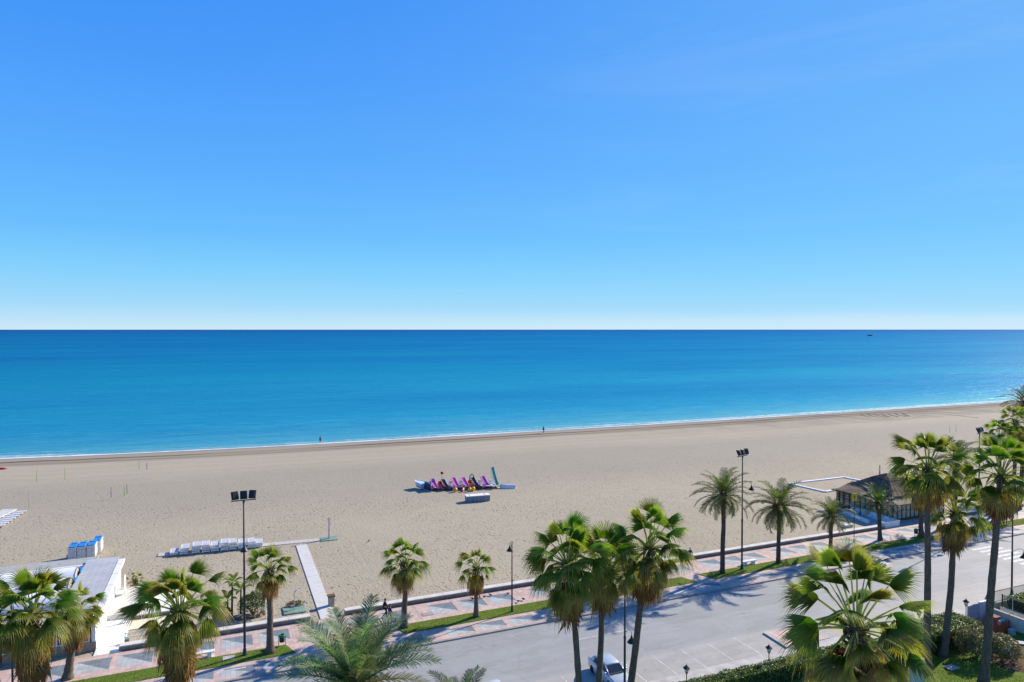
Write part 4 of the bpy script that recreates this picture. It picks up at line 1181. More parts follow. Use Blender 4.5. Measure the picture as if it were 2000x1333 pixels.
floodlight(1449, 1112, 13.5, 'black floodlight mast with three heads between the tall date palms', -1, 1.5, 9.9, .25)
b3 = at(1911, 1036, 0.15)
floodlight(1911, 1036, 13.8, 'farthest black floodlight mast near the right edge', -1, .6, 9.0, .3)
def lamp_post(b, h, zb, side, L, label, r=.062):
    t = thing('lamp_post', label, 'street lamp', b, 0, 'street lamps with a bell shade')
    mb = MB(); post_mesh(mb, h, r); mb.build('pole', M['iron'], t, True)
    mb = MB(); e = arm(mb, zb, side, L); mb.build('lamp_arm', M['iron'], t, True)
    bell(t, (e[0], e[1], e[2] - .35)); return t
lamp_post(at(1000, 1195, .15), 7.0, 6.2, 1, .55, 'black lamp post with bell shade right of the small verge palm')
b, d = palm_xy(1222, 44.6); b.z = .12; lamp_post(b, 9.7, 4.55, -1, .95, 'tall black lamp post rising right of the silver car', .075)
b = at(1976, 1163, .12); lamp_post(b, 10.2, 4.6, -1, 1.1, 'tall black lamp post behind the hedge at the right edge', .075)
b, d = palm_xy(16, 62.0); b.z = .15; lamp_post(b, 7.2, 6.2, 1, .55, 'black lamp post at the left edge among the shaggy palms')
def lantern(b, h, label):
    t = thing('garden_lantern', label, 'lantern', b, 0, 'black garden lanterns')
    mb = MB(); mb.lathe([(.10, 0), (.10, .05), (.05, .12), (.04, .3), (.033, h - .15), (.05, h - .12), (.03, h)], (0, 0, 0), 10); mb.build('pole', M['iron'], t, True)
    mb = MB()
    for k in range(6):
        a = 2 * PI * k / 6; mb.tube([(.10 * math.cos(a), .10 * math.sin(a), h + .02), (.19 * math.cos(a), .19 * math.sin(a), h + .38)], .012, 4)
    mb.lathe([(.11, h), (.11, h + .03)], (0, 0, 0), 6)
    mb.build('lantern_frame', M['iron'], t)
    mb = MB(); mb.lathe([(.095, h + .03), (.18, h + .37)], (0, 0, 0), 6); mb.build('pane', M['lens'], t)
    mb = MB(); mb.lathe([(.29, h + .38), (.28, h + .41), (.14, h + .52), (.09, h + .56), (.09, h + .60), (.02, h + .64), (.02, h + .74), (.002, h + .76)], (0, 0, 0), 6); mb.build('lantern_cap', M['iron'], t)
    return t
# tracks left by a tractor on the damp sand, far right
mb = MB()
def track(pts, wd):
    q = [at(px, py, -1.0) for px, py in pts]
    w_ = [Vector((v.x, v.y, sand_z(shore_s(v.x) - v.y) + .05)) for v in q]
    fine = []
    for a_, b_ in zip(w_, w_[1:]):
        for k in range(12):
            v = a_.lerp(b_, k / 12); v.z = sand_z(shore_s(v.x) - v.y) + .07; fine.append(v)
    for a_, b_ in zip(fine, fine[1:]):
        d_ = Vector((b_.x - a_.x, b_.y - a_.y, 0)).normalized(); n_ = Vector((-d_.y, d_.x, 0)) * wd / 2
        mb.poly([a_ - n_, b_ - n_, b_ + n_, a_ + n_])
for i in range(7):
    x_ = 1682 + i * 13; track([(x_, 808 - i * .5), (x_ + 7, 812 - i * .5), (x_ + 18 + (i % 3) * 4, 815 - i * .35)], .5)
track([(1760, 806), (1820, 806.5), (1870, 812), (1915, 818)], .55); track([(1775, 803), (1830, 804), (1880, 808)], .6)
struct(mb.build('tyre_tracks', simple('damp_sand', (0.17, 0.145, 0.115), .95, .1, obj=False)), 'dark curved tractor tracks on the damp sand at the far right')
lantern(Vector((33.6, 43.75, .12)), 1.5, 'black garden lantern at the left end of the long hedge')
lantern(Vector((41.3, 43.6, .12)), 1.9, 'black garden lantern at the right end of the long hedge')
lantern(Vector((58.3, 43.62, .12)), 2.1, 'black garden lantern behind the short hedge near the tall palm trunk')
lantern(Vector((63.6, 42.2, .05)), 2.1, 'black garden lantern beside the grey gate')
# fix their places exactly from the picture rows
def put(o, px, py_top, htop):
    r = at(px, py_top, htop); o.location.x = r.x; o.location.y = r.y
for o, px, py, ht in zip([x for x in COL.objects if x.name.startswith('garden_lantern')], (1341, 1502, 1795, 1887), (1296, 1257, 1188, 1168), (2.38, 2.78, 2.98, 2.91)):
    put(o, px, py, ht)

# ------------------------------------------------------------------ benches, bins, signs, small things
def bench(b, rz, label):
    t = thing('bench', label, 'bench', b, rz, 'white stone benches')
    mb = MB(); mb.box((0, 0, .43), (2.1, .52, .10)); bevel(mb.build('seat', M['white'], t), .02)
    for x in (-.62, .62):
        mb = MB(); mb.box((x, 0, .19), (.34, .42, .38)); mb.build('leg', M['white'], t)
    return t
bench(Vector((57.3, 63.25, .125)), 0, 'white stone bench beside the middle floodlight mast')
b = at(394, 1276, .125); bench(Vector((b.x, 63.25, .125)), 0, 'white stone bench half hidden behind the big shaggy palm')
def litter_bin(b, label):
    t = thing('litter_bin', label, 'bin', b, 0, 'green litter bins')
    mb = MB(); mb.lathe([(.19, .36), (.23, .40), (.25, .86), (.24, .865), (.21, .42), (.02, .41)], (0, 0, 0), 14); mb.build('bucket', M['fence'], t, True)
    mb = MB(); mb.lathe([(.265, .83), (.275, .86), (.275, .98), (.25, 1.02), (.20, 1.03), (.19, .98), (.19, .84)], (0, 0, 0), 14); mb.build('rim', M['greenplastic'], t, True)
    for x in (-.29, .29):
        mb = MB(); mb.tube([(x, 0, 0), (x, 0, .95)], .025, 6); mb.build('leg', M['iron'], t, True)
    return t
litter_bin(at(551, 1262, .125), 'green litter bin on the promenade right of the mast palm')
litter_bin(at(1789, 1048, .125), 'green litter bin on the promenade in front of the restaurant')
litter_bin(at(701, 1236, .125), 'green litter bin seen through the near date palm fronds')
b = at(647, 1184, .02)
t = thing('box_bin', 'grey box bin with dark red lid beside the boardwalk foot', 'bin', b, .1)
mb = MB(); mb.box((0, 0, .50), (.5, .5, 1.0), 0, 0, None, 1.12); mb.build('body', M['palewood'], t)
mb = MB(); mb.box((0, 0, 1.055), (.70, .66, .11)); mb.box((0, 0, 1.0), (.5, .5, .1)); mb.build('lid', M['wood'], t)
# white pennant board on the promenade behind the date fronds
b = at(713, 1224, .125); t = thing('beach_flag', 'slim white feather flag on the promenade behind the date fronds', 'flag', b)
mb = MB(); mb.tube([(0, 0, 0), (0, 0, 1.0), (.02, 0, 2.1)], [.02, .018, .012], 6); mb.lathe([(.25, 0), (.25, .05), (.05, .07)], (0, 0, 0), 10); mb.build('pole', M['greydev'], t)
mb = MB(); pts = [(0, 0, .6), (.22, 0, .62), (.27, 0, 1.3), (.22, 0, 1.8), (.08, 0, 2.12), (0, 0, 2.1)]
mb.loft([[(p[0], -.012, p[2]) for p in pts], [(p[0], .012, p[2]) for p in pts]]); mb.build('flag_cloth', M['white'], t)
# yellow sign
b = at(1668, 1060, .125); t = thing('sign_post', 'black post carrying a round topped yellow sign', 'sign', b)
mb = MB(); mb.lathe([(.09, 0), (.09, .04), (.045, .08), (.04, 5.9)], (0, 0, 0), 8); mb.build('pole', M['iron'], t)
mb = MB(); mb.box((0, 0, 5.95), (.75, .07, 1.05), -.25); o = bevel(mb.build('sign_plate', M['yellow'], t), .03)
mb = MB(); ca, sa = math.cos(-.25), math.sin(-.25); mb.box((sa * .04, -ca * .04, 6.0), (.16, .012, .34), -.25); mb.build('symbol', M['iron'], o)
# blue grey road sign near the crossing
b = at(1913, 1053, .125); t = thing('road_sign', 'grey backed road sign on a thin post near the zebra crossing', 'sign', b)
mb = MB(); mb.tube([(0, 0, 0), (0, 0, 3.4)], .035, 6); mb.build('pole', M['greydev'], t)
mb = MB(); mb.box((0.05, 0.06, 3.1), (.5, .03, .7), .4); mb.build('sign_plate', M['greylight'], t)
for px, py, l in ((1870, 1062, 'square signboard on a short post by the kerb, left of the crossing'), (1888, 1058, 'small dark bollard post by the kerb left of the crossing')):
    b = at(px, py, .125)
    if px == 1870:
        t = thing('sign_board', l, 'sign', b); mb = MB(); mb.tube([(0, 0, 0), (0, 0, 1.9)], .04, 6); mb.build('pole', M['iron'], t)
        mb = MB(); mb.box((0, -.05, 2.2), (.9, .05, .9), .1); mb.build('sign_plate', M['boxside'], t)
    else:
        mb = MB(); mb.lathe([(.07, 0), (.06, .8), (.075, .82), (.075, .9), (.05, .95), (.01, .97)], (0, 0, 0), 8); o = mb.build('bollard', M['iron'], None, True); o.location = b; tag(o, l, 'bollard')
# covers
def cover(px, py, z, sx, sy, mat, label):
    b = at(px, py, z); mb = MB(); mb.box((0, 0, .015), (sx, sy, .03)); mb.box((0, 0, .034), (sx * .8, sy * .8, .008)); o = mb.build('manhole_cover', mat); o.location = b; tag(o, label, 'manhole cover', 'covers set in the ground')
cover(1858, 1304, .06, 1.0, .75, M['concrete'], 'pale square cover in the lawn at the lower right')
cover(447, 1285, .17, .95, .7, M['concrete'], 'pale square cover in the verge beside the left floodlight mast')
cover(1776, 1053, .17, 1.1, .8, M['concrete'], 'pale square cover in the verge near the restaurant litter bin')
cover(835, 1200, .122, 1.1, .75, M['kerb'], 'dark square grate in the promenade right of the walkers palm')
# pigeons
pm_ = MB(); pm_.ball((0, 0, .13), (.15, .075, .075), 6); pm_.ball((.15, 0, .21), (.04, .035, .04), 5); pm_.tube([(.10, 0, .15), (.15, 0, .2)], [.045, .03], 6)
pm_.box((-.19, 0, .13), (.14, .06, .015)); pm_.tube([(.185, 0, .21), (.215, 0, .2)], [.01, .003], 4); pm_.tube([(0, .03, .07), (0, .03, 0)], .008, 4); pm_.tube([(0, -.03, .07), (0, -.03, 0)], .008, 4)
pig = pm_.build('pigeon', M['pigeon'], None, True)
spots = [(923, 1172, 'dark pigeon left of the small verge palm trunk'), (937, 1169, 'pigeon just right of the small verge palm trunk'), (946, 1168, 'pigeon second right of the small verge palm'), (958, 1165, 'pigeon midway between palm and lamp post'), (992, 1162, 'pigeon left of the bell lamp post'), (1012, 1177, 'pigeon right of the bell lamp post'), (1022, 1173, 'pigeon farthest right of the bell lamp post'), (720, 1059, 'lone dark bird on the sand beyond the boardwalk')]
for i, (px, py, l) in enumerate(spots):
    o = pig if i == 0 else pig.copy()
    if i: COL.objects.link(o)
    o.location = at(px, py, .125 if py > 1100 else 0.06); o.rotation_euler = (0, 0, R.uniform(0, 6)); o.scale = (1.15,) * 3; tag(o, l, 'bird', 'pigeons on the promenade')

# ------------------------------------------------------------------ boardwalk, platforms, poles
mb = MB(); a0 = Vector((8.35, 68.0)); a1 = Vector((9.2, 91.6))
def slab(mb, a, b, wd, z0, z1):
    a = Vector(a); b = Vector(b); d = (b - a); n = Vector((-d.y, d.x)).normalized() * wd / 2
    mb.prism([(a.x - n.x, a.y - n.y), (b.x - n.x, b.y - n.y), (b.x + n.x, b.y + n.y), (a.x + n.x, a.y + n.y)][::1], z0, z1)
o = None
slab(mb, (9.15, 67.3), (9.15, 91.8), 1.35, -.02, .10); o = fix_normals(mb.build('boardwalk', M['boardwalk'])); struct(o, 'white slatted boardwalk running from promenade into the sand')
mb = MB(); slab(mb, (-7.6, 94.6), (11.8, 93.1), 1.2, -.02, .09); struct(fix_normals(mb.build('path', M['path'])), 'pale board path crossing the end of the boardwalk')
def platform(cx, cy, sx, sy, rz, label, shower_h):
    t = thing('shower_platform', label, 'beach shower', (cx, cy, 0), rz, 'green beach shower platforms')
    mb = MB(); mb.box((0, 0, .06), (sx, sy, .16)); mb.build('platform', M['greenmat'], t)
    mb = MB()
    if shower_h > 2.5:
        mb.box((0, 0, shower_h / 2 + .1), (.18, .18, shower_h)); mb.build('shower_post', M['wallcap'], t)
    else:
        mb.tube([(0, 0, .1), (0, 0, shower_h), (0.3, 0, shower_h + .15), (.5, 0, shower_h)], .04, 8); mb.box((-.2, 0, .55), (.3, .25, .05)); mb.build('shower_post', M['greydev'], t)
    return t
b = at(641, 1054); platform(b.x + .1, b.y, 2.2, 1.7, -.05, 'green shower platform with tall square post at the path end', 2.9)
platform(6.35, 70.6, 2.1, 1.8, .0, 'green shower platform with foot tap behind the wall end', 1.9)
mb = MB(); mb.tube([(0, 0, 0), (0, 0, 2.6)], .045, 6); mb.lathe([(.06, 2.6), (.06, 2.64), (.01, 2.68)], (0, 0, 0), 6); o = mb.build('white_post', M['white']); o.location = at(519, 1212); tag(o, 'thin white post between the red flowered bush and the verge palm', 'post')
def pole(px, py, pytop, mat, label, r=.05):
    b = at(px, py, -0.05); d = depth_of(b.x, b.y); h = atd(px, pytop, d).z - b.z
    mb = MB(); mb.lathe([(r, 0), (r, h * .6), (r * .8, h * .61), (r * .7, h), (.01, h + .03)], (0, 0, 0), 6); o = mb.build('beach_pole', mat); o.location = b; tag(o, label, 'pole', 'thin poles standing in the sand')
pole(72, 942, 919, M['lime'], 'lime green pole in the sand, leftmost of the green pair', .05)
pole(127, 938, 915, M['lime'], 'lime green pole in the sand, right one of the left pair', .05)
pole(57, 993, 962, M['greydev'], 'thin grey pole in the sand above the left loungers')
pole(217, 972, 952, M['purple'], 'purple pole in the sand, leftmost of three near poles', .05)
pole(243, 970, 950, M['lime'], 'lime pole in the sand between two purple ones', .06)
pole(248, 965, 946, M['purple'], 'purple pole in the sand just behind a lime pole', .05)
pole(272, 917, 897, M['lime'], 'lime green pole in the sand near the water, far left', .05)
pole(287, 917, 904, M['purple'], 'short purple pole in the sand near the water', .06)
pole(1718, 942, 909, M['palewood'], 'wooden post in the sand behind the restaurant roof', .13)
pole(1855, 846, 831, M['greydev'], 'thin far pole in the sand, left of a distant pair'); pole(1867, 844, 830, M['greydev'], 'thin far pole in the sand, right of a distant pair'); pole(1930, 840, 825, M['greydev'], 'thin far pole in the sand right of the far mast')

# loungers
def lounger_mesh():
    mb = MB(); L, W, H = 1.95, .90, .26
    for y in (-W / 2 + .03, W / 2 - .03): mb.box((0, y, H - .04), (L, .06, .08))
    for i in range(13): mb.box((-L / 2 + .08 + i * .15, 0, H - .03), (.10, W - .12, .03))
    for x in (-L / 2 + .14, L / 2 - .14):
        for y in (-W / 2 + .05, W / 2 - .05): mb.box((x, y, (H - .08) / 2), (.09, .07, H - .08))
    mb.box((L / 2 - .02, 0, H - .06), (.05, W, .13)); mb.box((-L / 2 + .02, 0, H - .06), (.05, W, .13))
    return mb.mesh('sun_lounger', M['whiteplastic'])
LME = lounger_mesh()
ORD = ['lowest', 'second lowest', 'third lowest', 'fourth lowest', 'fifth lowest', 'sixth lowest', 'seventh lowest', 'eighth lowest', 'ninth lowest', 'tenth lowest']
def lounger(p, rz, label, group):
    o = bpy.data.objects.new('sun_lounger', LME); COL.objects.link(o); o.location = p; o.rotation_euler = (0, 0, rz); tag(o, label, 'sun lounger', group); return o
bs = at(160, 1095)
cols = [(-1.02, 0, 'left front'), (-.06, .02, 'middle front'), (.92, .06, 'right front'), (1.25, 2.0, 'right rear')]
for cx, cy, nm in cols:
    for k in range(9):
        lounger(Vector((bs.x + cx, bs.y + 1.0 + cy + .03 * R.uniform(-1, 1), .02 + k * .168)), PI / 2 + .02 * R.uniform(-1, 1), f'white plastic lounger, {ORD[k]} in the {nm} stack with blue mattresses', 'stacked loungers near the vaulted canopies')
    mb = MB(); mb.box((0, 0, .06), (1.86, .78, .12)); mb.box((.62, 0, .15), (.55, .7, .07)); o = bevel(mb.build('mattress', M['blue']), .03); o.location = (bs.x + cx, bs.y + 1.0 + cy, .02 + 8 * .168 + .262); o.rotation_euler = (0, 0, PI / 2)
    tag(o, f'blue mattress on top of the {nm} lounger stack', 'mattress', 'blue mattresses on the stacks')
row = [(340, 2), (360, 4), (383, 5), (402, 5), (420, 4), (438, 5), (455, 5), (474, 4), (491, 4), (506, 3)]
rn = ['first', 'second', 'third', 'fourth', 'fifth', 'sixth', 'seventh', 'eighth', 'ninth', 'tenth']
for i, (px, n) in enumerate(row):
    py = 1085 - (px - 352) * .095; b = at(px, py)
    for k in range(n):
        lounger(Vector((b.x + R.uniform(-.05, .05), b.y + .9 + R.uniform(-.12, .12), .03 + k * .19)), PI / 2 + R.uniform(-.06, .06), f'white lounger, {ORD[k]} of its pile, {rn[i]} pile from the left along the board path', 'loungers piled along the board path')
for i in range(7):
    p = at(36 - i * 7.2, 1003 + i * 4.6); lounger(Vector((p.x, p.y, .03)), 0.15, f'white lounger at the left edge beside the white walkway, {rn[i]} from the sea end', 'loungers beside the left walkway')
mb = MB(); a = at(36, 996); b = at(-40, 1034); slab(mb, (a.x - 1.2, a.y + .5), (b.x - 1.2, b.y + .5), 2.0, -.02, .12); struct(fix_normals(mb.build('walkway', M['boardwalk'])), 'white board walkway on the sand at the left edge')

# ------------------------------------------------------------------ pedal boats and water toys
def pedal_boat(p, label, slide, hull, seat, top=2.1, extra=None, slidew=.5):
    t = thing('pedal_boat', label, 'pedal boat', p, 0, 'pedal boats lined up on the sand')
    # length along Y, bow at -Y
    for x in (-.58, .58):
        mb = MB(); rings = []
        for k in range(9):
            f = k / 8; y = -2.0 + 4.0 * f; wd = .26 * math.sin(PI * min(1, .18 + .64 * f + .1)) ** .6; lift = .30 * (1 - f) ** 3 + .08 * f ** 4
            rings.append([(x - wd, y, .42), (x - wd * .9, y, .18 + lift), (x - wd * .45, y, .02 + lift), (x + wd * .45, y, .02 + lift), (x + wd * .9, y, .18 + lift), (x + wd, y, .42)])
        mb.loft(rings); mb.build('float', M[hull], t)
    mb = MB(); mb.box((0, .1, .44), (1.5, 3.5, .10)); mb.box((0, -.9, .56), (.5, 1.3, .22), 0, 0, None, .7); bevel(mb.build('deck', M[seat], t), .03)
    for x in (-.38, .38):
        mb = MB(); mb.box((x, .05, .60), (.50, .46, .20)); M4 = Matrix.Rotation(rad(18), 3, 'X'); mb.box((x, .36, .92), (.50, .12, .62), 0, 0, M4); bevel(mb.build('seat', M[seat], t), .05)
    for x in (-.36, .36):
        mb = MB(); mb.box((x, 1.25, .58), (.46, .42, .18)); M4 = Matrix.Rotation(rad(-16), 3, 'X'); mb.box((x, .95, .82), (.46, .10, .50), 0, 0, M4); bevel(mb.build('seat', M[seat], t), .05)
    # slide: channel that starts high amidships and runs down over the bow
    mb = MB(); prof = []
    for k in range(11):
        f = k / 10; prof.append((.45 - 2.5 * f, .62 + (top - .62) * (1 - f) ** 1.35 + .05))
    rings = []
    for (y, z) in prof:
        wd = slidew / 2; rings.append([(-wd, y, z + .16), (-wd + .05, y, z + .16), (-wd + .06, y, z + .03), (wd - .06, y, z + .03), (wd - .05, y, z + .16), (wd, y, z + .16), (wd, y, z - .03), (-wd, y, z - .03)])
    mb.loft(rings); sl = mb.build('slide', M[slide], t)
    mb = MB()
    for x in (-slidew / 2 + .025, slidew / 2 - .025): mb.tube([(x, y, z + .17) for y, z in prof], .05, 5)
    mb.build('slide_rail', M['white'] if slide != 'tealhull' else M['palehull'], sl)
    mb = MB()
    for x in (-.2, .2): mb.tube([(x, .75, .5), (x, .5, top)], .03, 6)
    for k in range(5): mb.tube([(-.2, .72 - .045 * k, .75 + k * .27), (.2, .72 - .045 * k, .75 + k * .27)], .02, 5)
    mb.build('ladder', M['greydev'], t)
    if extra: extra(t)
    return t
def red_ball(t):
    mb = MB(); mb.tube([(0, .7, .5), (0, .7, 2.4)], .03, 6); mb.ball((0.05, .7, 2.55), (.34, .26, .26), 8); mb.build('float_ball', M['red'], t, True)
def dark_arch(t):
    mb = MB(); mb.tube([(-.4, .7, .6), (-.35, .6, 1.9), (0, .55, 2.25), (.35, .6, 1.9), (.4, .7, .6)], .09, 8); mb.build('wheel_guard', M['black'], t, True)
boats = [(850, 'pink slide pedal boat, nearest the pale blue boat at the left end', 'magenta', 'violet', 'whiteplastic', 1.9, None),
         (871, 'pedal boat with black slide and a red ball on a mast', 'black', 'violet', 'red', 1.7, red_ball),
         (892, 'pink slide pedal boat right of the red ball boat', 'magenta', 'violet', 'whiteplastic', 2.0, None),
         (911, 'pink slide pedal boat left of the orange hulled boat', 'magenta', 'violet', 'whiteplastic', 1.95, None),
         (930, 'orange hulled pedal boat with a dark slide', 'black', 'orange', 'orange', 1.9, dark_arch),
         (950, 'pink slide pedal boat next to the tall green slide', 'magenta', 'violet', 'whiteplastic', 2.1, None),
         (970, 'white pedal boat with the tall steep green slide', 'tealhull', 'whiteplastic', 'whiteplastic', 3.3, None)]
for px, l, s_, h_, se, top, ex in boats:
    p = at(px, 958.5 - (px - 850) * .035, -.03); p.y += 1.7; pedal_boat(p, l, s_, h_, se, top * (.82 if top < 3 else 1), ex, .80 if top < 3 else .6)
def rowing_hull(p, rz, label, mat, L, W, H, flip, name='dinghy', tilt=0.0):
    t = thing(name, label, 'boat', p, rz, 'upturned and parked small boats'); mb = MB(); rings = []; rim = []
    for k in range(11):
        f = k / 10; x = -L / 2 + L * f; wd = W / 2 * (1 - (max(0, f - .35) / .65) ** 2.4 * .92); hh = H * (1 + .15 * f)
        pts = [(-wd, 1.0), (-wd * .92, .5), (-wd * .55, .08), (0, 0), (wd * .55, .08), (wd * .92, .5), (wd, 1.0)]
        rings.append([(x, y, (hh * (1 - z) if flip else hh * z)) for y, z in pts])
    mb.loft(rings); o = mb.build('hull', mat, t, False); fix_normals(o)
    mb = MB()
    for s in (0, -1): mb.tube([(r[s][0], r[s][1], r[s][2] + (.0 if flip else .03)) for r in rings], .045, 6)
    mb.build('gunwale', M['white'], t, True)
    mb = MB()
    if flip: mb.tube([(r[3][0], 0, r[3][2] + .02) for r in rings], .03, 5)
    else:
        for x in (-L * .2, L * .15): mb.box((x, 0, H * .8), (.3, W * .8, .05))
    mb.build('keel' if flip else 'thwart', M['white'], t, True)
    return t
p = at(991, 955, -.02); rowing_hull(p + Vector((0.3, .6, 0)), PI - .35, 'white upturned boat at the right end of the pedal boats', M['whiteplastic'], 2.7, 1.15, .6, True)
p = at(826, 955, -.02); rowing_hull(p + Vector((-.3, .9, 0)), 1.9, 'pale blue boat leaning at the left end of the pedal boats', M['palehull'], 2.5, 1.5, 1.0, False, 'dinghy')
p = at(838, 958, -.02); rowing_hull(p + Vector((0, .8, 0)), -1.57, 'dark navy covered boat beside the pale blue boat', M['navy'], 3.0, 1.2, 1.1, True)
def buoy(px, py, r, mat, label):
    b = at(px, py, -.02); t = thing('buoy', label, 'buoy', b, R.uniform(0, 3), 'buoys in front of the pedal boats')
    mb = MB(); mb.ball((0, 0, r * .95), r, 10); mb.build('float', mat, t, True); mb = MB(); mb.lathe([(r * .3, r * 1.80), (r * .25, r * 2.05), (r * .1, r * 2.1)], (0, 0, 0), 8); mb.build('cap', M['black'], t, True)
buoy(889, 961, .40, M['yellow'], 'yellow buoy leftmost of the four on the sand')
buoy(906, 957, .34, M['yellow'], 'yellow buoy behind the red and white float')
buoy(917, 960, .36, M['yellow'], 'yellow buoy third from the left'); buoy(924, 959, .38, M['yellow'], 'yellow buoy rightmost of the four')
b = at(903, 961, -.02); t = thing('marker_float', 'red and white marker float lying on the sand among buoys', 'buoy', b, .5)
mb = MB(); mb.tube([(-.5, 0, .22), (0, 0, .2), (.1, 0, .2)], [.10, .22, .22], 8); mb.build('float', M['red'], t, True); mb = MB(); mb.tube([(.1, 0, .2), (.35, .1, .3), (.6, .2, .55)], [.18, .16, .05], 8); mb.build('cone', M['white'], t, True)
b = at(912, 985, -.03)
c = at(935, 981, -.03); t = thing('storage_chest', 'long slate blue chest with white lid on the sand below the pedal boats', 'chest', (c.x, c.y + .6, -.03), -.10)
mb = MB(); mb.box((0, 0, .5), (3.9, 1.35, .95)); bevel(mb.build('body', M['boxside'], t), .02)
mb = MB(); mb.box((0, 0, 1.03), (4.0, 1.45, .10)); mb.box((-1.35, 0, 1.1), (.06, 1.4, .05)); mb.box((1.2, 0, 1.1), (.06, 1.4, .05)); bevel(mb.build('lid', M['white'], t), .02)
mb = MB()
for x in (-1.3, -.02, 1.25): mb.box((x, -.69, .5), (.06, .03, .9))
mb.build('strap', M['greydev'], t)
b = at(-9, 919, -.1); t = thing('inflatable_toy', 'small turquoise and red beach toy at the left edge near the water', 'beach toy', b)
mb = MB(); mb.ball((0, 0, .4), (.7, .5, .4), 8); mb.build('body', simple('turquoise_plastic', (.08, .42, .36), .5, .3), t, True); mb = MB(); mb.tube([(.5, 0, .25), (1.2, .1, .22), (1.9, .15, .2)], [.2, .25, .1], 8); mb.build('tail', M['red'], t, True)

# motor boat on the horizon
p = at(1699, 656.5, SEA_Z); t = thing('motor_boat', 'tiny distant motor boat on the sea near the horizon', 'boat', p, -.25)
mb = MB(); rings = []
for k in range(9):
    f = k / 8; x = -12 + 24 * f; wd = 3.2 * (1 - max(0, f - .4) ** 2 * 2.6); rings.append([(x, -wd, 3.6 + f * 1.5), (x, -wd * .7, .0), (x, 0, -.6), (x, wd * .7, .0), (x, wd, 3.6 + f * 1.5)])
mb.loft(rings); mb.build('hull', M['navy'], t)
mb = MB(); mb.box((-2, 0, 5.0), (11, 4.6, 3.2), 0, 0, None, .8); mb.box((-3, 0, 7.5), (6, 3.8, 2), 0, 0, None, .75); mb.build('cabin', M['white'], t)

# ------------------------------------------------------------------ restaurant on the left with vaulted canopies
t = thing('beach_restaurant', 'white beach restaurant with vaulted canvas canopies at the lower left', 'building', (-10.4, 68.4, 0))
# local: x<0 is west along the promenade, y towards the sea
mb = MB()
mb.box((-.15, 8.0, 1.45), (.3, 16.0, 2.9)); mb.box((-20, 16.0, 1.45), (40, .3, 2.9)); mb.box((-40, 8, 1.45), (.3, 16, 2.9))
mb.build('wall', M['white'], t)
mb = MB(); mb.box((.1, 7.7, 2.98), (.62, 16.8, .22)); bevel(mb.build('parapet', M['white'], t), .03)
mb = MB()
for i in range(5): mb.box((.12, 1.2 + i * 3.3, 3.094), (.66, .05, .012))
mb.build('parapet_joint', M['greydev'], t)
mb = MB(); mb.box((-1.75, 9.6, 3.02), (3.0, 15.0, .10)); mb.build('roof', M['roofgrid'], t)
mb = MB(); mb.box((-21, 17.6, 2.75), (37, 2.8, .12)); mb.box((-21, 8.2, 2.5), (35.4, 15.2, .10)); mb.build('flat_roof', M['roofgrey'], t)
def vault(y, r, x1, zbase):
    mb = MB(); n = 14; rings = []
    for x in (x1 - 34, x1 - 24, x1 - 16, x1 - 9, x1 - 4, x1):
        ring = [(x, y + r * math.cos(PI * k / n), zbase + r * .82 * math.sin(PI * k / n)) for k in range(n + 1)]
        ring += [(x, y + (r - .04) * math.cos(PI * k / n), zbase + (r - .04) * .82 * math.sin(PI * k / n)) for k in range(n, -1, -1)]
        rings.append(ring)
    mb.loft(rings); v = mb.build('canopy', M['canvas'], t, False); fix_normals(v)
    mb = MB(); mb.tube([(x1 + .02, y + r * math.cos(PI * k / n), zbase + r * .82 * math.sin(PI * k / n)) for k in range(n + 1)], .05, 6); mb.build('hoop', M['greydev'], v, True)
    mb = MB(); pts = [(x1 - .06, y + (r - .06) * math.cos(PI * k / n), zbase + (r - .06) * .82 * math.sin(PI * k / n)) for k in range(n + 1)]; mb.face([mb.vert(p) for p in pts]); mb.build('end_panel', M['terracotta'] if False else M['palewood'], v)
for y in (12.2, 8.9, 5.6): vault(y, 1.6, -3.4, 2.55)
mb = MB()
for y in (13.4, 10.5, 7.2): mb.box((-3.22, y, 3.16), (.10, 1.5, .30))
mb.build('blue_trim', M['blue'], t)
mb = MB(); mb.box((-15.5, .15, .42), (31, .45, .88)); mb.build('stone_base', M['wallstone'], t)
for k in range(8):
    x = -1.7 - k * 2.6
    f = MB(); f.box((x, .12, 2.30), (2.5, .10, .1)); f.box((x - 1.2, .12, 1.6), (.09, .1, 1.45)); f.box((x + 1.2, .12, 1.6), (.09, .1, 1.45)); f.box((x, .12, .92), (2.5, .12, .1)); fo = f.build('window', M['white'], t)
    g = MB(); g.box((x, .13, 1.6), (2.3, .03, 1.3)); g.build('pane', M['darkglass'], fo)
mb = MB(); mb.box((-11, .3, 2.42), (21.4, .5, .14)); mb.build('cornice', M['white'], t)
# ramp and terrace
mb = MB(); mb.prism([(-10.396, 67.15), (-8.3, 67.15), (-8.3, 74.8), (-10.396, 74.8)], -.02, .13); struct(mb.build('ramp', M['white']), 'sunlit white paved ramp beside the restaurant wall')
mb = MB(); mb.prism([(-10.396, 74.81), (-8.05, 74.81), (-8.05, 82.4), (-10.396, 82.4)], -.02, .62); struct(mb.build('terrace_slab', M['boardwalk']), 'raised white slatted slab behind the ramp')
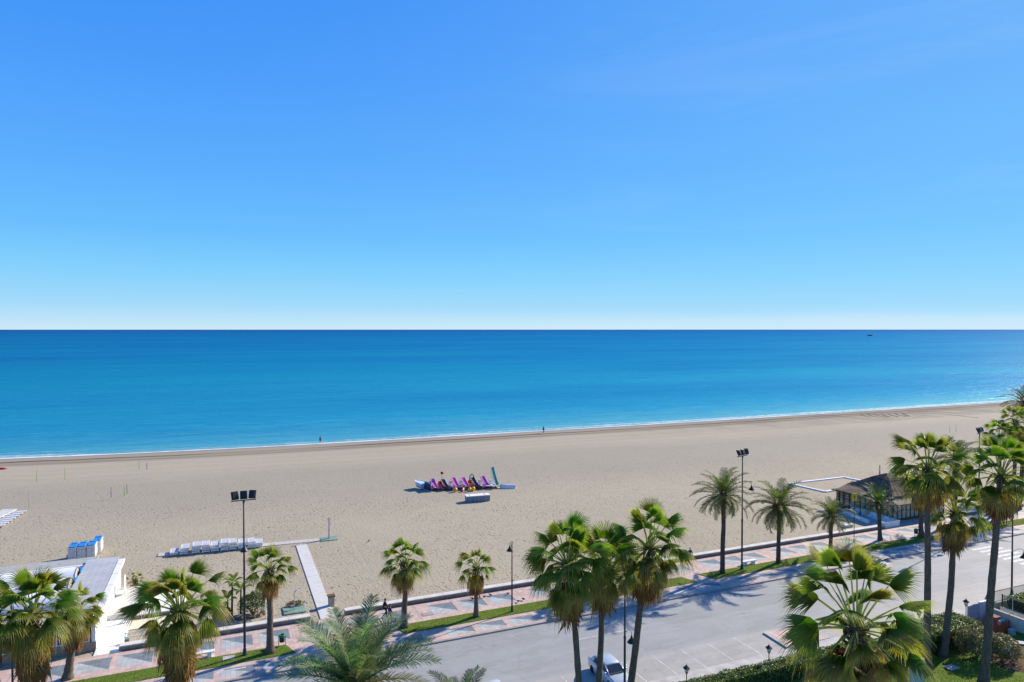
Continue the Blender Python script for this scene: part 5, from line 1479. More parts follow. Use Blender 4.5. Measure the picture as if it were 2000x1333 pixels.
# banner with mark at parapet end
p = at(253, 1143, 0); t = thing('oval_sign', 'white oval sign with blue mark at the end of the restaurant wall', 'sign', (-9.55, 80.2, 0), 0)
mb = MB(); mb.tube([(0, 0, 0), (0, 0, 1.5)], .04, 6); mb.build('pole', M['white'], t)
mb = MB(); M4 = Matrix.Rotation(PI / 2, 3, 'Y') @ Matrix.Diagonal((1.3, .75, 1)); mb.lathe([(.72, -.04), (.75, 0), (.72, .04)], (0.02, 0, 1.7), 18, 0, M4); o = mb.build('sign_plate', M['white'], t)
mb = MB(); mb.box((.075, -.05, 1.85), (.01, .5, .16)); mb.box((.075, .08, 1.5), (.01, .34, .12)); mb.build('mark', M['blue'], o)
# raised white deck beside the ramp
DZ = .5
r1 = at(256, 1203, DZ); r2 = at(312, 1196, DZ); r3 = at(283, 1150, DZ)
kx0, kx1, ky0, ky1 = r1.x, r2.x + 2.2, r1.y, r3.y
t = thing('terrace_deck', 'raised white deck right of the ramp behind the blue sign', 'deck', ((kx0 + kx1) / 2, (ky0 + ky1) / 2, 0))
hx, hy = (kx1 - kx0) / 2, (ky1 - ky0) / 2
mb = MB(); mb.box((0, 0, DZ - .05), (2 * hx, 2 * hy, .1)); bevel(mb.build('deck_top', M['white'], t), .02)
mb = MB(); mb.box((0, 0, (DZ - .1) / 2 - .02), (2 * hx - .3, 2 * hy - .3, DZ - .06)); mb.build('base', M['wallstone'], t)
mb = MB(); mb.box((0, -hy - 1.2, .02), (2 * hx, 2.3, .12)); mb.build('floor', M['cream'], t)
sx_, sy_ = at(276, 1203, DZ).x, ky0 - .2
t = thing('info_sign', 'dark blue sign board on a post in front of the white kiosk', 'sign', (sx_, sy_, .1))
d_ = depth_of(sx_, sy_); zt = atd(276, 1172, d_).z - .1; zb_ = atd(276, 1193, d_).z - .1
mb = MB(); mb.tube([(0, .03, 0), (0, .03, zb_ + .1)], .03, 6); mb.build('pole', M['greydev'], t)
mb = MB(); mb.box((0, 0, (zt + zb_) / 2), (.62, .05, zt - zb_), -.3); o = mb.build('sign_plate', M['navy'], t)
def text_mesh(body, size, parent, loc, rot, mat, name='lettering'):
    cu = bpy.data.curves.new(name, 'FONT'); cu.body = body; cu.size = size; cu.align_x = 'CENTER'; cu.align_y = 'CENTER'; cu.extrude = .002
    tmp = bpy.data.objects.new('tmp_text', cu); COL.objects.link(tmp); bpy.context.view_layer.update()
    me = bpy.data.meshes.new_from_object(tmp.evaluated_get(bpy.context.evaluated_depsgraph_get()))
    COL.objects.unlink(tmp); bpy.data.objects.remove(tmp); me.materials.clear(); me.materials.append(mat)
    ob = bpy.data.objects.new(name, me); COL.objects.link(ob); ob.parent = parent; ob.location = loc; ob.rotation_euler = rot; return ob
text_mesh('CALI', .21, o, (math.sin(-.3) * .032, -math.cos(-.3) * .032, zt - .26), (PI / 2, 0, -.3), M['white'])

# low white wall piece in front of kiosk
t = thing('terrace_wall', 'low stone terrace wall with white rail in front of the kiosk', 'wall', (-6.0, 68.6, 0))
mb = MB(); mb.box((-.1, .35, .6), (4.4, .08, .06)); mb.box((-.1, .35, .95), (4.4, .06, .05))
for k in range(4): mb.box((-2.2 + k * 1.4, .35, .5), (.06, .06, .95))
mb.build('rail', M['white'], t)
mb = MB(); mb.box((-2.05, .1, .3), (.35, .3, .5)); mb.build('green_panel', M['greenmat'], t)

# ------------------------------------------------------------------ thatched restaurant on the right
t = thing('thatched_restaurant', 'brown thatched beach restaurant with many window panes at the right', 'building', (89.3, 69.2, .1))
WX, WY, WH = 11.0, 9.6, 2.65
mb = MB()
mb.box((WX / 2, .06, .14), (WX, .14, .28)); mb.box((WX / 2, .06, WH - .06), (WX, .16, .16))
mb.box((.06, WY / 2, .2), (.14, WY, .4)); mb.box((.06, WY / 2, WH - .06), (.16, WY, .16)); mb.box((WX - .06, WY / 2, WH / 2), (.14, WY, WH)); mb.box((WX / 2, WY, WH / 2), (WX, .14, WH))
mb.build('wall', M['wood'], t)
def win(x, y, wd, horizontal):
    f = MB(); hw = wd / 2
    def bx(cx, cz, sx, sz):
        if horizontal: f.box((x + cx, y, cz), (sx, .10, sz))
        else: f.box((x, y + cx, cz), (.10, sx, sz))
    z0, z1 = (.29, WH - .15)
    bx(-hw + .035, (z0 + z1) / 2, .07, z1 - z0); bx(hw - .035, (z0 + z1) / 2, .07, z1 - z0)
    bx(0, z1 - .03, wd - .142, .06); bx(0, z0 + .03, wd - .142, .06); bx(0, z0 + (z1 - z0) * .52, wd - .142, .06)
    fo = f.build('window', M['wood'], t)
    g = MB()
    if horizontal: g.box((x, y + .02, (z0 + z1) / 2), (wd - .14, .02, z1 - z0 - .1))
    else: g.box((x + .02, y, (z0 + z1) / 2), (.02, wd - .14, z1 - z0 - .1))
    g.build('pane', M['pane'], fo)
for k in range(12): win(.46 + k * .90, .02, .88, True)
for k in range(10): win(.02, .50 + k * .93, .91, False)
# lean-to roof round the building, hip roof over it with a dark cap
def roofring(x0, y0, x1, y1, z, X0, Y0, X1, Y1, Z, th=.10):
    mb = MB()
    o_ = [(x0, y0, z), (x1, y0, z), (x1, y1, z), (x0, y1, z)]; i_ = [(X0, Y0, Z), (X1, Y0, Z), (X1, Y1, Z), (X0, Y1, Z)]
    for dz, rev in ((0, False), (-th, True)):
        for k in range(4):
            j = (k + 1) % 4; q = [o_[k], o_[j], i_[j], i_[k]]; q = [(a[0], a[1], a[2] + dz) for a in q]; mb.poly(q[::-1] if rev else q)
    for k in range(4):
        j = (k + 1) % 4; a, b_ = o_[k], o_[j]; mb.poly([(a[0], a[1], a[2] - th), (b_[0], b_[1], b_[2] - th), b_, a])
    return mb
roofring(-.9, -1.0, WX + 1, WY + .6, WH + .06, 1.2, 1.1, WX - 1.5, WY - 1.6, WH + .62).build('lower_roof', M['rooflow'], t)
mb = roofring(.5, .5, WX - 2.2, WY - .7, WH + .85, 3.4, 3.4, 5.6, 5.8, WH + 2.6, .16); fr_ = mb.build('thatch_roof', M['thatch'], t)
mb = MB(); mb.box((WX / 2 - .3, WY / 2, WH + .55), (WX - 3.2, WY - 2.6, .8)); mb.build('clerestory', M['wood'], t)
mb = roofring(3.0, 3.0, 6.0, 6.2, WH + 2.45, 4.35, 4.4, 4.7, 4.8, WH + 3.15, .12); mb.poly([(4.35, 4.4, WH + 3.15), (4.7, 4.4, WH + 3.15), (4.7, 4.8, WH + 3.15), (4.35, 4.8, WH + 3.15)]); mb.build('roof_cap', M['darkroof'], t)
# battens on the thatch
mb = MB()
for k in range(9):
    x = .9 + k * .95; mb.tube([(x, .55, WH + .98), (3.4 + (x - .5) / (WX - 2.7) * 2.2, 3.4, WH + 2.68)], .035, 4)
for k in range(9):
    y = .9 + k * .95; mb.tube([(.55, y, WH + .98), (3.4, 3.4 + (y - .5) / (WY - 1.2) * 2.4, WH + 2.68)], .035, 4)
mb.build('batten', M['thatch'], t)
rg = random.Random(5); mb = MB()
for i in range(1500):
    e = rg.randrange(3)
    if e == 0: p = Vector((rg.uniform(-.9, WX + 1), -1.0, WH + .06)); o_ = Vector((0, -1, 0))
    elif e == 1: p = Vector((-.9, rg.uniform(-1, WY + .6), WH + .06)); o_ = Vector((-1, 0, 0))
    else: p = Vector((rg.uniform(.5, WX - 2.2), .5, WH + .85)); o_ = Vector((0, -1, 0))
    q = p + o_ * rg.uniform(.02, .16) + Vector((rg.uniform(-.08, .08), rg.uniform(-.08, .08), -rg.uniform(.08, .30)))
    s_ = Vector((o_.y, o_.x, 0)) * .03; c_ = tuple(v * rg.uniform(.6, 1.2) for v in (.22, .18, .14)); mb.poly([p - s_, p + s_, q], 0, c_)
mb.build('thatch_fringe', M['dead'], t)
# awning on posts towards the sea and the left
mb = MB(); a_ = [(-2.0, 8.3, 3.0), (-1.3, 4.2, 2.82), (2.0, 4.0, 3.75), (2.2, 8.9, 3.85)]
mb.loft([[(p[0], p[1], p[2]) for p in a_], [(p[0], p[1], p[2] + .12) for p in a_]]); fix_normals(mb.build('awning_roof', M['thatch'], t))
for x, y in ((-1.85, 8.2), (-1.7, 7.2), (-1.55, 6.2), (-1.25, 4.5), (0.2, 8.4)):
    mb = MB(); mb.box((x, y, 1.4), (.14, .14, 2.95)); mb.build('post', M['wood'], t)
mb = MB()
for z in (1.0, 2.0, 2.4): mb.tube([(-1.25, 4.5, z), (-1.85, 8.2, z), (.2, 8.4, z)], .05, 5)
mb.build('rail', M['wood'], t)
# satellite dish
mb = MB(); M4 = Matrix.Rotation(rad(60), 3, 'X') @ Matrix.Rotation(.5, 3, 'Y'); mb.lathe([(.02, 0), (.3, .04), (.5, .14), (.5, .16), (.3, .06), (.02, .02)], (7.4, 6.0, WH + 2.6), 16, 0, M4); mb.tube([(7.4, 6.0, WH + .8), (7.4, 6.0, WH + 2.6)], .04, 6); mb.build('satellite_dish', M['greylight'], t, True)
# second dark thatched parasol roof behind
t2 = thing('thatched_shelter', 'dark thatched shelter roof behind the restaurant', 'shelter', (104.5, 76.5, 0))
mb = MB(); mb.lathe([(3.6, 2.6), (3.5, 2.7), (1.6, 4.3), (.1, 5.2)], (0, 0, 0), 14); mb.build('roof', M['thatch'], t2)
for a in range(6):
    mb = MB(); mb.tube([(2.8 * math.cos(a * PI / 3), 2.8 * math.sin(a * PI / 3), 0), (2.8 * math.cos(a * PI / 3), 2.8 * math.sin(a * PI / 3), 3.1)], .09, 6); mb.build('post', M['wood'], t2)
rg = random.Random(8); mb = MB()
for i in range(700):
    a = rg.uniform(0, 2 * PI); r_ = rg.uniform(2.6, 3.7); z_ = 2.65 + (3.6 - r_) * .84; p = Vector((r_ * math.cos(a), r_ * math.sin(a), z_)); q = p + Vector((math.cos(a) * .4, math.sin(a) * .4, -.35)); s_ = Vector((-math.sin(a), math.cos(a), 0)) * .05
    c_ = tuple(v * rg.uniform(.6, 1.3) for v in (.2, .15, .1)); mb.poly([p - s_, p + s_, q], 0, c_)
mb.build('thatch_fringe', M['dead'], t2)
# low white ramp walls left of the restaurant
def lowwall(a, b, h, wd, label):
    a = Vector(a); b = Vector(b); t = thing('ramp_wall', label, 'wall', (a.x, a.y, 0), 0, 'white ramp walls'); d = b - a
    mb = MB(); n = Vector((-d.y, d.x)).normalized() * wd / 2; mb.prism([(-n.x, -n.y), (d.x - n.x, d.y - n.y), (d.x + n.x, d.y + n.y), (n.x, n.y)], -.05, h - .09); fix_normals(mb.build('body', M['white'], t))
    n = n * 1.35; mb = MB(); mb.prism([(-n.x, -n.y), (d.x - n.x, d.y - n.y), (d.x + n.x, d.y + n.y), (n.x, n.y)], h - .088, h); fix_normals(mb.build('cap', M['white'], t))
lowwall((88.95, 76.0), (88.0, 68.0), 1.0, .35, 'white ramp wall directly along the restaurant side')
lowwall((87.0, 76.0), (85.4, 70.0), .55, .30, 'lower white ramp wall standing out on the sand')
lowwall((85.2, 67.7), (88.3, 67.7), .95, .62, 'white capped wall block at the restaurant corner')
mb = MB(); mb.prism([(85.2, 68.1), (88.6, 68.1), (88.9, 76), (85.8, 76)], -.02, .09); struct(mb.build('ramp_floor', M['concrete']), 'shaded concrete ramp beside the thatched restaurant')
mb = MB(); mb.prism([(88.5, 67.2), (101, 67.2), (101, 79.5), (88.5, 79.5)], -.05, .10); struct(mb.build('terrace', M['concrete']), 'concrete base under the thatched restaurant')
# white frame of boards in the sand
t = thing('court_border', 'white board rectangle lying on the sand left of the restaurant', 'court border', (100.8, 90.3, .0))
cs = [at(1541, 945, .1), at(1648, 932.5, .1), at(1706, 944, .1), at(1612, 961, .1)]
for k in range(4):
    a, b_ = cs[k], cs[(k + 1) % 4]; d = (b_ - a); n = Vector((-d.y, d.x, 0)).normalized() * .26; e = d.normalized() * .0
    mb = MB(); q = [(a + n), (a - n), (b_ - n), (b_ + n)]; mb.prism([(v.x - 100.8, v.y - 90.3) for v in q][::-1], -.05 + .004 * k, .20 + .004 * k); fix_normals(mb.build('board', M['white'], t))
# small box on sand by wall
mb = MB(); mb.box((0, 0, .2), (1.5, .7, .4)); o = bevel(mb.build('stone_block', M['wallcap']), .04); o.location = at(1655, 1030, 0); tag(o, 'pale stone block on the sand behind the wall near the restaurant', 'stone block')

# ------------------------------------------------------------------ garden corner at the right
def panel_pts(a, b): d = b - a; return d
t = thing('garden_gate', 'grey blue metal sheet gate standing open beside a lantern', 'gate', (at(1889, 1226, 0).x, at(1889, 1226, 0).y, 0))
g0 = at(1889, 1226); g1 = at(1912, 1218); d = g1 - g0; L = d.length; ang = math.atan2(d.y, d.x); t.rotation_euler = (0, 0, ang)
GH = 1.95
mb = MB(); mb.box((L / 2, 0, GH / 2 + .05), (L, .04, GH)); mb.build('panel', M['greypaint'], t)
mb = MB()
for z in (.10, .75, 1.4, GH + .02): mb.box((L / 2, -.035, z), (L, .05, .06))
for x in (0.03, L - .03): mb.box((x, -.04, GH / 2 + .05), (.07, .06, GH + .1))
mb.build('gate_frame', M['greylight'], t)
t = thing('gate_pillar', 'light grey wall panel right of the open gate', 'wall', (g1.x, g1.y, 0))
g2 = at(1930, 1214); d = g2 - g1; L = d.length; t.rotation_euler = (0, 0, math.atan2(d.y, d.x))
mb = MB(); mb.box((L / 2, .0, 1.0), (L, .18, 2.0)); mb.build('panel', M['greylight'], t); mb = MB(); mb.box((L / 2, 0, 2.03), (L + .06, .24, .07)); mb.build('cap', M['white'], t)
# inclined bar behind
mb = MB(); a = atd(1922, 1178, 71); b_ = atd(1931, 1156, 71); mb.tube([(0, 0, 0), b_ - a], .09, 8); o = mb.build('gate_beam', M['wood']); o.location = a; tag(o, 'dark inclined barrier beam above the grey gate', 'beam')
# cream wall along the garden and railing behind
w0 = Vector((67.6, 42.3)); w1 = Vector((67.9, 30.0))
t = thing('garden_wall', 'cream rendered garden wall with sloping coping at the right edge', 'wall', (67.7, 36.2, 0))
mb = MB(); mb.box((0, 0, .62), (.25, 12.0, 1.25)); mb.build('body', M['cream'], t); mb = MB(); mb.box((0, 0, 1.28), (.36, 12.1, .07)); mb.build('coping', M['kerb'], t)
t = thing('garden_railing', 'dark green bar railing on a low cream wall at the right edge', 'fence', (69.7, 36.3, 0))
mb = MB(); mb.box((0, 0, .5), (.25, 12.0, 1.0)); mb.build('base_wall', M['cream'], t)
mb = MB(); n = 100
for k in range(n): mb.box((0, -5.95 + k * 11.9 / (n - 1), 1.6), (.022, .03, 1.25))
for z in (1.12, 2.1): mb.box((0, 0, z), (.05, 12, .045))
mb.build('bars', M['fence'], t)
for y in (-5.9, -2.95, 0, 2.95, 5.9):
    mb = MB(); mb.box((0, y, 1.62), (.08, .08, 1.3)); mb.build('post', M['fence'], t)
t = thing('street_railing', 'thin bar railing facing the street behind the right palm trunk', 'fence', (73.3, 43.55, 0))
mb = MB(); mb.box((0, 0, .35), (7.2, .22, .7)); mb.build('base_wall', M['cream'], t)
mb = MB()
for k in range(42): mb.box((-3.55 + k * .173, 0, 1.3), (.025, .025, 1.25))
for z in (.82, 1.85): mb.box((0, 0, z), (7.2, .04, .04))
mb.build('bars', M['fence'], t)
mb = MB(); p = at(1960, 1205, 0); mb.tube([(0, 0, 0), (0, 0, 2.6)], .035, 6); mb.ball((0, 0, 2.68), .1, 6); o = mb.build('globe_post', M['greydev']); o.location = (68.6, 40.6, .1); tag(o, 'thin grey post with a small white globe in front of the dark railing', 'post')
# building site clutter
c = at(1945, 1236)
t = thing('safety_net', 'rust orange safety net fence around brick stacks', 'barrier', (c.x, c.y, 0), -.15)
mb = MB(); pts = [(-1.6, .5), (-.6, -.1), (.4, -.35), (1.5, -.2), (2.0, .4)]; rr_ = random.Random(3)
for (a, b_) in zip(pts, pts[1:]):
    for k in range(6):
        u0, u1 = k / 6, (k + 1) / 6; p0 = (a[0] + (b_[0] - a[0]) * u0, a[1] + (b_[1] - a[1]) * u0); p1 = (a[0] + (b_[0] - a[0]) * u1, a[1] + (b_[1] - a[1]) * u1)
        h0 = .85 + .12 * math.sin(u0 * PI * 2 + a[0]); h1 = .85 + .12 * math.sin(u1 * PI * 2 + a[0])
        q0 = [(p0[0], p0[1], .02), (p1[0], p1[1], .02), (p1[0], p1[1] + .1, h1), (p0[0], p0[1] + .1, h0)]; mb.poly(q0); mb.poly([(v[0], v[1] + .02, v[2]) for v in q0][::-1])
mb.build('net', M['net'], t)
for p in pts:
    mb = MB(); mb.tube([(p[0], p[1] + .1, 0), (p[0], p[1] + .1, 1.05)], .025, 5); mb.build('post', M['wood'], t)
for px, py, z, s, m_, l in ((1943, 1225, 0, (.75, .6, 1.0), 'brick', 'stack of clay bricks inside the orange net'), (1952, 1226, 0, (.85, .6, .75), 'cream', 'pale block stack inside the orange net'), (1976, 1240, 0, (.5, .4, .45), 'greylight', 'grey bucket box beside the cream wall')):
    b_ = at(px, py); mb = MB()
    nx, nz = 3, max(2, int(s[2] / .16))
    for k in range(nz):
        for i in range(nx): mb.box((-s[0] / 2 + (i + .5) * s[0] / nx, 0, (k + .5) * s[2] / nz), (s[0] / nx - .02, s[1] - .02 * (k % 2), s[2] / nz - .012), .03 * (k % 3 - 1))
    mb.box((0, 0, s[2] + .03), (s[0] * 1.05, s[1] * 1.05, .04)); o = mb.build('brick_stack', M[m_]); o.location = b_; tag(o, l, 'building material', 'building materials by the garden wall')
mb = MB(); b_ = at(1984, 1258); mb.box((0, 0, .12), (2.2, .5, .10), -.75); mb.box((.2, .1, .15), (1.9, .28, .06), -.72); o = mb.build('grey_planks', M['greypaint']); o.location = b_; tag(o, 'grey planks lying beside the cream garden wall', 'planks')
b_ = at(1971, 1282); t = thing('wheelbarrow', 'blue wheelbarrow tipped beside the oleander and the soil', 'wheelbarrow', b_, .9); t.scale = (.75,) * 3
mb = MB(); rings = [[(-.45, -.3, .75), (.45, -.35, .85), (.45, .35, .85), (-.45, .3, .75)], [(-.25, -.18, .40), (.28, -.2, .42), (.28, .2, .42), (-.25, .18, .40)]]; mb.loft(rings); fix_normals(mb.build('tray', M['blue'], t))
mb = MB()
for y in (-.25, .25): mb.tube([(.55, y * .2, .2), (0, y, .38), (-.9, y * 1.1, .6)], .025, 6); mb.tube([(-.3, y, .42), (-.35, y, 0)], .022, 6)
mb.build('frame', M['greydev'], t)
mb = MB(); mb.lathe([(.08, -.05), (.2, -.04), (.2, .04), (.08, .05)], (.6, 0, .2), 14, 0, Matrix.Rotation(PI / 2, 3, 'X')); mb.build('wheel', M['rubber'], t)
# turquoise glass screen behind the near palm
a = at(1804, 1345); d_ = depth_of(a.x, a.y); top = atd(1804, 1286, d_).z
t = thing('glass_screen', 'pale turquoise glass screen beside the lawn behind the near palm', 'screen', a, math.atan2(-UX * 0 - .39, .921) * 0 - .40)
mb = MB(); mb.box((-.55, 0, top / 2), (1.1, .05, top)); mb.build('panel', M['turq'], t)
mb = MB()
for x in (-1.1, 0): mb.box((x, -.03, top / 2), (.06, .08, top + .04))
mb.build('frame', M['greylight'], t)

# ------------------------------------------------------------------ car
def rrect(w_, z0, z1, y, rt=.12, rb=.10, n=4, wt=None):
    wt = wt or w_; pts = []
    for cx, cz, a0, r_ in ((w_ / 2 - rb, z0 + rb, -90, rb), (wt / 2 - rt, z1 - rt, 0, rt), (-wt / 2 + rt, z1 - rt, 90, rt), (-w_ / 2 + rb, z0 + rb, 180, rb)):
        for k in range(n + 1):
            a = rad(a0 + 90 * k / n); pts.append((cx + r_ * math.cos(a), y, cz + r_ * math.sin(a)))
    return pts
def make_car(b, rz, label, paint):
    # bonnet towards -Y
    t = thing('parked_car', label, 'car', b, rz, 'parked cars in the near bays')
    prof = [(-2.15, 1.40, .34, .58), (-2.05, 1.58, .24, .70), (-1.80, 1.70, .20, .80), (-1.2, 1.74, .18, .90), (-.75, 1.75, .18, .96), (0, 1.76, .18, .97), (1.0, 1.76, .18, .99), (1.55, 1.74, .20, 1.0), (1.95, 1.66, .24, .97), (2.12, 1.56, .30, .90), (2.18, 1.42, .38, .74)]
    mb = MB(); mb.loft([rrect(w_, z0, z1, y, min(.17, (z1 - z0) * .35), .10) for y, w_, z0, z1 in prof]); fix_normals(mb.build('body', paint, t, True))
    # cabin: glass house and roof shell
    def ringc(y, z, wd, zb=.95): return (y, z, wd)
    roof_pts = [(-.42, 1.34, 1.28), (-.25, 1.40, 1.32), (.2, 1.445, 1.35), (.7, 1.445, 1.35), (1.15, 1.41, 1.32), (1.42, 1.345, 1.25)]
    mb = MB(); rings = []
    for y, z, wd in roof_pts:
        rings.append([(-wd / 2, y, z - .075), (-wd / 2 * .97, y, z - .02), (-wd / 2 * .8, y, z + .012), (0, y, z + .03), (wd / 2 * .8, y, z + .012), (wd / 2 * .97, y, z - .02), (wd / 2, y, z - .075), (0, y, z - .08)])
    mb.loft(rings); fix_normals(mb.build('roof', paint, t, True))
    base = {'f': (-1.20, .91, 1.46), 'r': (1.80, .985, 1.40)}
    def quadglass(name, p):
        m_ = MB(); v = [Vector(q) for q in p]; n = (v[1] - v[0]).cross(v[3] - v[0]).normalized() * .012
        m_.loft([[q for q in v], [q - n for q in v]]); return fix_normals(m_.build(name, M['darkglass'], t))
    quadglass('windscreen', [(-.70, -1.18, .93), (.70, -1.18, .93), (.61, -.44, 1.315), (-.61, -.44, 1.315)])
    quadglass('rear_window', [(.64, 1.74, 1.005), (-.64, 1.74, 1.005), (-.60, 1.43, 1.30), (.60, 1.43, 1.30)])
    for s in (-1, 1):
        quadglass('side_window', [(s * .78, -1.0, .975), (s * .80, .28, .985), (s * .672, .26, 1.365), (s * .645, -.36, 1.325)])
        quadglass('side_window', [(s * .80, .38, .985), (s * .79, 1.22, .995), (s * .655, 1.06, 1.345), (s * .672, .36, 1.365)])
        m_ = MB()
        m_.tube([(s * .75, -1.22, .92), (s * .635, -.43, 1.315)], .042, 6); m_.tube([(s * .80, .33, .97), (s * .668, .31, 1.36)], .045, 6); q_ = [Vector(v) for v in ((s * .79, 1.22, .97), (s * .73, 1.80, .98), (s * .615, 1.44, 1.31), (s * .658, 1.06, 1.36))]; n_ = Vector((s * .02, 0, .008)); m_.loft([[v + n_ for v in q_], [v - n_ * 2 for v in q_]])
        m_.build('pillar', paint, t, True)
        m_ = MB(); m_.ball((s * .96, -.92, 1.02), (.12, .07, .08), 8); m_.tube([(s * .80, -.9, .97), (s * .95, -.92, 1.0)], .025, 5); m_.build('mirror', paint, t, True)
        m_ = MB(); m_.ball((s * .58, -2.02, .62), (.22, .12, .10), 8); m_.build('headlight', M['lens'], t, True)
        m_ = MB(); m_.ball((s * .60, 2.12, .80), (.18, .08, .12), 8); m_.build('tail_light', M['red'], t, True)
        m_ = MB(); m_.box((s * .885, -.35, .78), (.012, .012, .62)); m_.box((s * .888, .33, .62), (.012, .014, .8)); m_.box((s * .892, .12, .80), (.03, .16, .03)); m_.build('door_trim', M['black'], t)
        for y in (-1.35, 1.32):
            w_ = thing('wheel', '', '', (s * .78, y, .31)); del w_['label']; del w_['category']; w_.parent = t
            R4 = Matrix.Rotation(PI / 2, 3, 'Y')
            m_ = MB(); m_.lathe([(.20, -.10), (.29, -.10), (.31, -.07), (.31, .07), (.29, .10), (.20, .10)], (0, 0, 0), 20, 0, R4); m_.build('tyre', M['rubber'], w_, True)
            m_ = MB(); m_.lathe([(.02, -.085), (.20, -.09), (.21, .09), (.02, .085)], (0, 0, 0), 14, 0, R4); m_.build('rim', M['rim'], w_)
    m_ = MB(); m_.box((0, -.05, .96), (1.25, 2.2, .04)); m_.box((-.33, .1, 1.05), (.42, .14, .36)); m_.box((.33, .1, 1.05), (.42, .14, .36)); m_.box((0, .95, 1.04), (1.1, .14, .28)); m_.build('interior', M['dash'], t)
    m_ = MB(); m_.box((0, -2.155, .47), (.52, .02, .11)); m_.build('number_plate', M['white'], t)
    m_ = MB(); m_.tube([(-.62, -1.22, .945), (-.05, -1.14, .965)], .012, 4); m_.tube([(.02, -1.22, .945), (.58, -1.14, .965)], .012, 4); m_.build('wiper', M['black'], t)
    return t
ct = at(1196, 1293, 1.43)
make_car(Vector((ct.x - .1, 47.0, 0)), 0.0, 'silver car parked facing the camera behind the palm trunks', M['silver'])
c2 = at(965, 1339, 1.43)
make_car(Vector((c2.x, c2.y - .5, 0)), 0.0, 'white car of which only the roof edge shows at the bottom', M['carwhite'])

# ------------------------------------------------------------------ people
def skin_mesh(nodes, edges, sub=2):
    me = bpy.data.meshes.new('tmp_body'); me.from_pydata([n[0] for n in nodes], edges, []); me.update()
    ob = bpy.data.objects.new('tmp_body', me); COL.objects.link(ob)
    md = ob.modifiers.new('skin', 'SKIN'); ob.modifiers.new('sub', 'SUBSURF').levels = sub
    if not me.skin_vertices: me.skin_vertices.new()
    for i, sv in enumerate(me.skin_vertices[0].data):
        r_ = nodes[i][1]; sv.radius = (r_, r_) if isinstance(r_, (int, float)) else r_; sv.use_root = (i == 0)
    bpy.context.view_layer.update()
    out = bpy.data.meshes.new_from_object(ob.evaluated_get(bpy.context.evaluated_depsgraph_get()))
    COL.objects.unlink(ob); bpy.data.objects.remove(ob); return out
def add_mesh(me, mb):
    off = len(mb.v)
    for v in me.vertices: mb.vert(v.co)
    for p in me.polygons: mb.face([off + i for i in p.vertices])
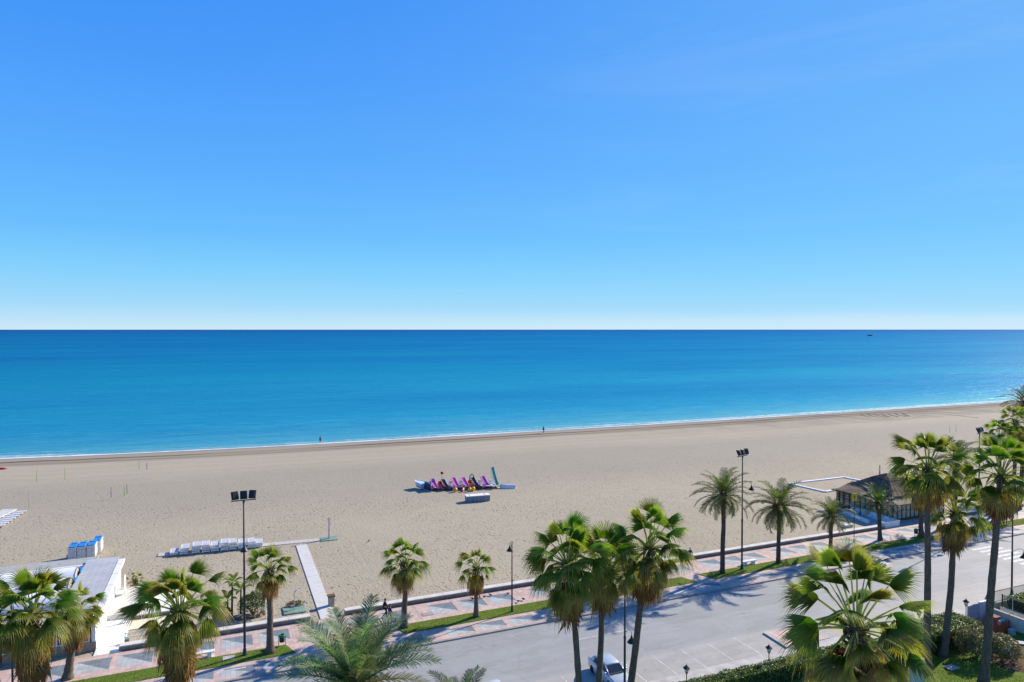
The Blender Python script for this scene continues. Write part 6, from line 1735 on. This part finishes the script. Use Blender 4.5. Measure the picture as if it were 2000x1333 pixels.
def person(b, rz, label, top, bottom, pose='walk', h=1.74, hair='hair', sleeves=True, shorts=False):
    t = thing('person', label, 'person', b, rz, 'people out walking'); k = h / 1.74
    # faces +X
    if pose == 'walk': legs = {1: ((.16, .10, .50), (.14, .11, .09)), -1: ((.08, -.10, .50), (-.30, -.11, .13))}; arms = {1: ((-.12, .25, 1.14), (-.08, .27, .90)), -1: ((.08, -.25, 1.15), (.24, -.24, .95))}; pel = .93
    elif pose == 'sit': legs = {1: ((.42, .12, .52), (.44, .13, .09)), -1: ((.42, -.12, .52), (.46, -.13, .09))}; arms = {1: ((.05, .26, .78), (.26, .20, .62)), -1: ((.05, -.26, .78), (.26, -.20, .62))}; pel = .50
    else: legs = {1: ((.03, .10, .50), (0, .11, .09)), -1: ((.02, -.10, .50), (0, -.11, .09))}; arms = {1: ((-.02, .25, 1.14), (.05, .26, .90)), -1: ((-.02, -.25, 1.14), (.05, -.26, .90))}; pel = .93
    dz = pel - .93
    N = [((0, 0, .95 + dz), (.15, .12)), ((0, 0, 1.12 + dz), (.14, .105)), ((.01, 0, 1.32 + dz), (.17, .115)), ((0, 0, 1.45 + dz), (.09, .08)), ((.01, 0, 1.52 + dz), .055), ((.03, 0, 1.60 + dz), (.075, .09)), ((.03, 0, 1.69 + dz), (.075, .092)), ((.02, 0, 1.745 + dz), .05)]
    E = [(i, i + 1) for i in range(7)]
    for s in (1, -1):
        e, w_ = arms[s]; e = Vector(e) + Vector((0, 0, 0 if pose == 'sit' else dz)); w_ = Vector(w_) + Vector((0, 0, 0 if pose == 'sit' else dz))
        i0 = len(N); N += [((0, s * .18, 1.41 + dz), .062), (tuple(e), .044), (tuple(w_), .030)]; E += [(2, i0), (i0, i0 + 1), (i0 + 1, i0 + 2)]
        d = (w_ - e).normalized(); N += [(tuple(w_ + d * .07), (.040, .022))]; E += [(i0 + 2, i0 + 3)]
        kn, an = legs[s]; i0 = len(N); N += [((0 if pose != 'sit' else .06, s * .10, .88 + dz), .092), (kn, .062), (an, .042), ((an[0] + .15, an[1] + s * .02, .045 if an[2] < .12 else .06), .038)]
        E += [(0, i0), (i0, i0 + 1), (i0 + 1, i0 + 2), (i0 + 2, i0 + 3)]
    body = MB(); add_mesh(skin_mesh(N, E), body)
    for s in (1, -1):
        e, w_ = arms[s]; q = Vector((0, 0, 0 if pose == 'sit' else dz)); e = Vector(e) + q; w_ = Vector(w_) + q; d = (w_ - e).normalized(); sd_ = Vector((1, 0, 0)); pz = w_ + d * .085
        for f in range(4):
            o_ = sd_ * (-.027 + .018 * f); L = (.062, .075, .07, .055)[f]; body.tube([pz + o_, pz + o_ * 1.05 + d * L * .55, pz + o_ * 1.05 + d * L + Vector((0, -s * .02, 0))], [.0095, .0085, .006], 6)
        body.tube([w_ + d * .035 + sd_ * .03, w_ + d * .07 + sd_ * .055, w_ + d * .10 + sd_ * .058], [.012, .0105, .007], 6)
        body.ball((.02, s * .088, 1.63 + dz), (.022, .012, .034), 6)
        body.ball((.115, s * .032, 1.655 + dz), (.010, .014, .009), 5)
    body.tube([(.105, 0, 1.66 + dz), (.135, 0, 1.615 + dz), (.115, 0, 1.605 + dz)], [.012, .018, .012], 6); body.box((.116, 0, 1.57 + dz), (.012, .045, .010))
    body.build('body', M['skin'], t, True)
    n2 = [((0, 0, .92 + dz), (.165, .135)), ((0, 0, 1.12 + dz), (.158, .122)), ((.01, 0, 1.32 + dz), (.188, .132)), ((0, 0, 1.44 + dz), (.10, .09))]; e2 = [(0, 1), (1, 2), (2, 3)]
    for s in (1, -1):
        e, w_ = arms[s]; q = Vector((0, 0, 0 if pose == 'sit' else dz)); e = Vector(e) + q; w_ = Vector(w_) + q; i0 = len(n2); n2 += [((0, s * .18, 1.41 + dz), .078), (tuple(e), .060)]; e2 += [(2, i0), (i0, i0 + 1)]
        if sleeves: n2 += [(tuple(e.lerp(w_, .9)), .045)]; e2 += [(i0 + 1, i0 + 2)]
    mb = MB(); add_mesh(skin_mesh(n2, e2), mb); mb.build('shirt', M[top], t, True)
    n3 = [((0, 0, .97 + dz), (.165, .13))]; e3 = []
    for s in (1, -1):
        kn, an = legs[s]; i0 = len(n3); n3 += [((0 if pose != 'sit' else .06, s * .10, .87 + dz), .108), (kn, .078)]; e3 += [(0, i0), (i0, i0 + 1)]
        if not shorts: n3 += [(tuple(Vector(kn).lerp(Vector(an), .93)), .060)]; e3 += [(i0 + 1, i0 + 2)]
    mb = MB(); add_mesh(skin_mesh(n3, e3), mb); mb.build('trousers', M[bottom], t, True)
    for s in (1, -1):
        kn, an = legs[s]; mb = MB(); mb.ball((an[0] + .07, an[1] + s * .01, max(.045, an[2] - .045)), (.14, .052, .05), 8); mb.build('shoe', M['shoe'] if not shorts else M['skin'], t, True)
    mb = MB(); mb.ball((.005, 0, 1.695 + dz), (.105, .088, .085), 10); mb.ball((-.04, 0, 1.64 + dz), (.065, .08, .09), 8); mb.build('hair', M[hair], t, True)
    t.scale = (k, k, k); return t
person(at(762, 1215, .125), 0.0, 'person in navy top and dark trousers walking past the wall, nearer of two', 'cloth_navy', 'cloth_dark', h=1.68)
person(at(756, 1208.5, .125) + Vector((-.1, .35, 0)), 0.0, 'person in black clothes walking close behind another beside the wall', 'cloth_black', 'cloth_black', h=1.82)
person(Vector((52.2, 67.7, .12)), -PI / 2, 'person in dark clothes sitting on the wall behind palm leaves', 'cloth_navy', 'cloth_dark', pose='sit', h=1.7)
pb = at(625.5, 866, -1.5); person(Vector((pb.x, pb.y, -1.5)), PI / 2, 'person in a red top standing at the water edge', 'cloth_red', 'cloth_black', pose='stand', h=1.78, shorts=True)
pb = at(1061.5, 846, -1.35); person(Vector((pb.x, pb.y, -1.35)), 0.1, 'person in black walking along the wet sand by the water', 'cloth_black', 'cloth_black', h=1.85)
person(at(1977, 1196, .12) + Vector((0, 0, 0)), 2.4, 'person in maroon beyond the street railing at the right edge', 'cloth_maroon', 'cloth_dark', pose='stand', h=1.72)
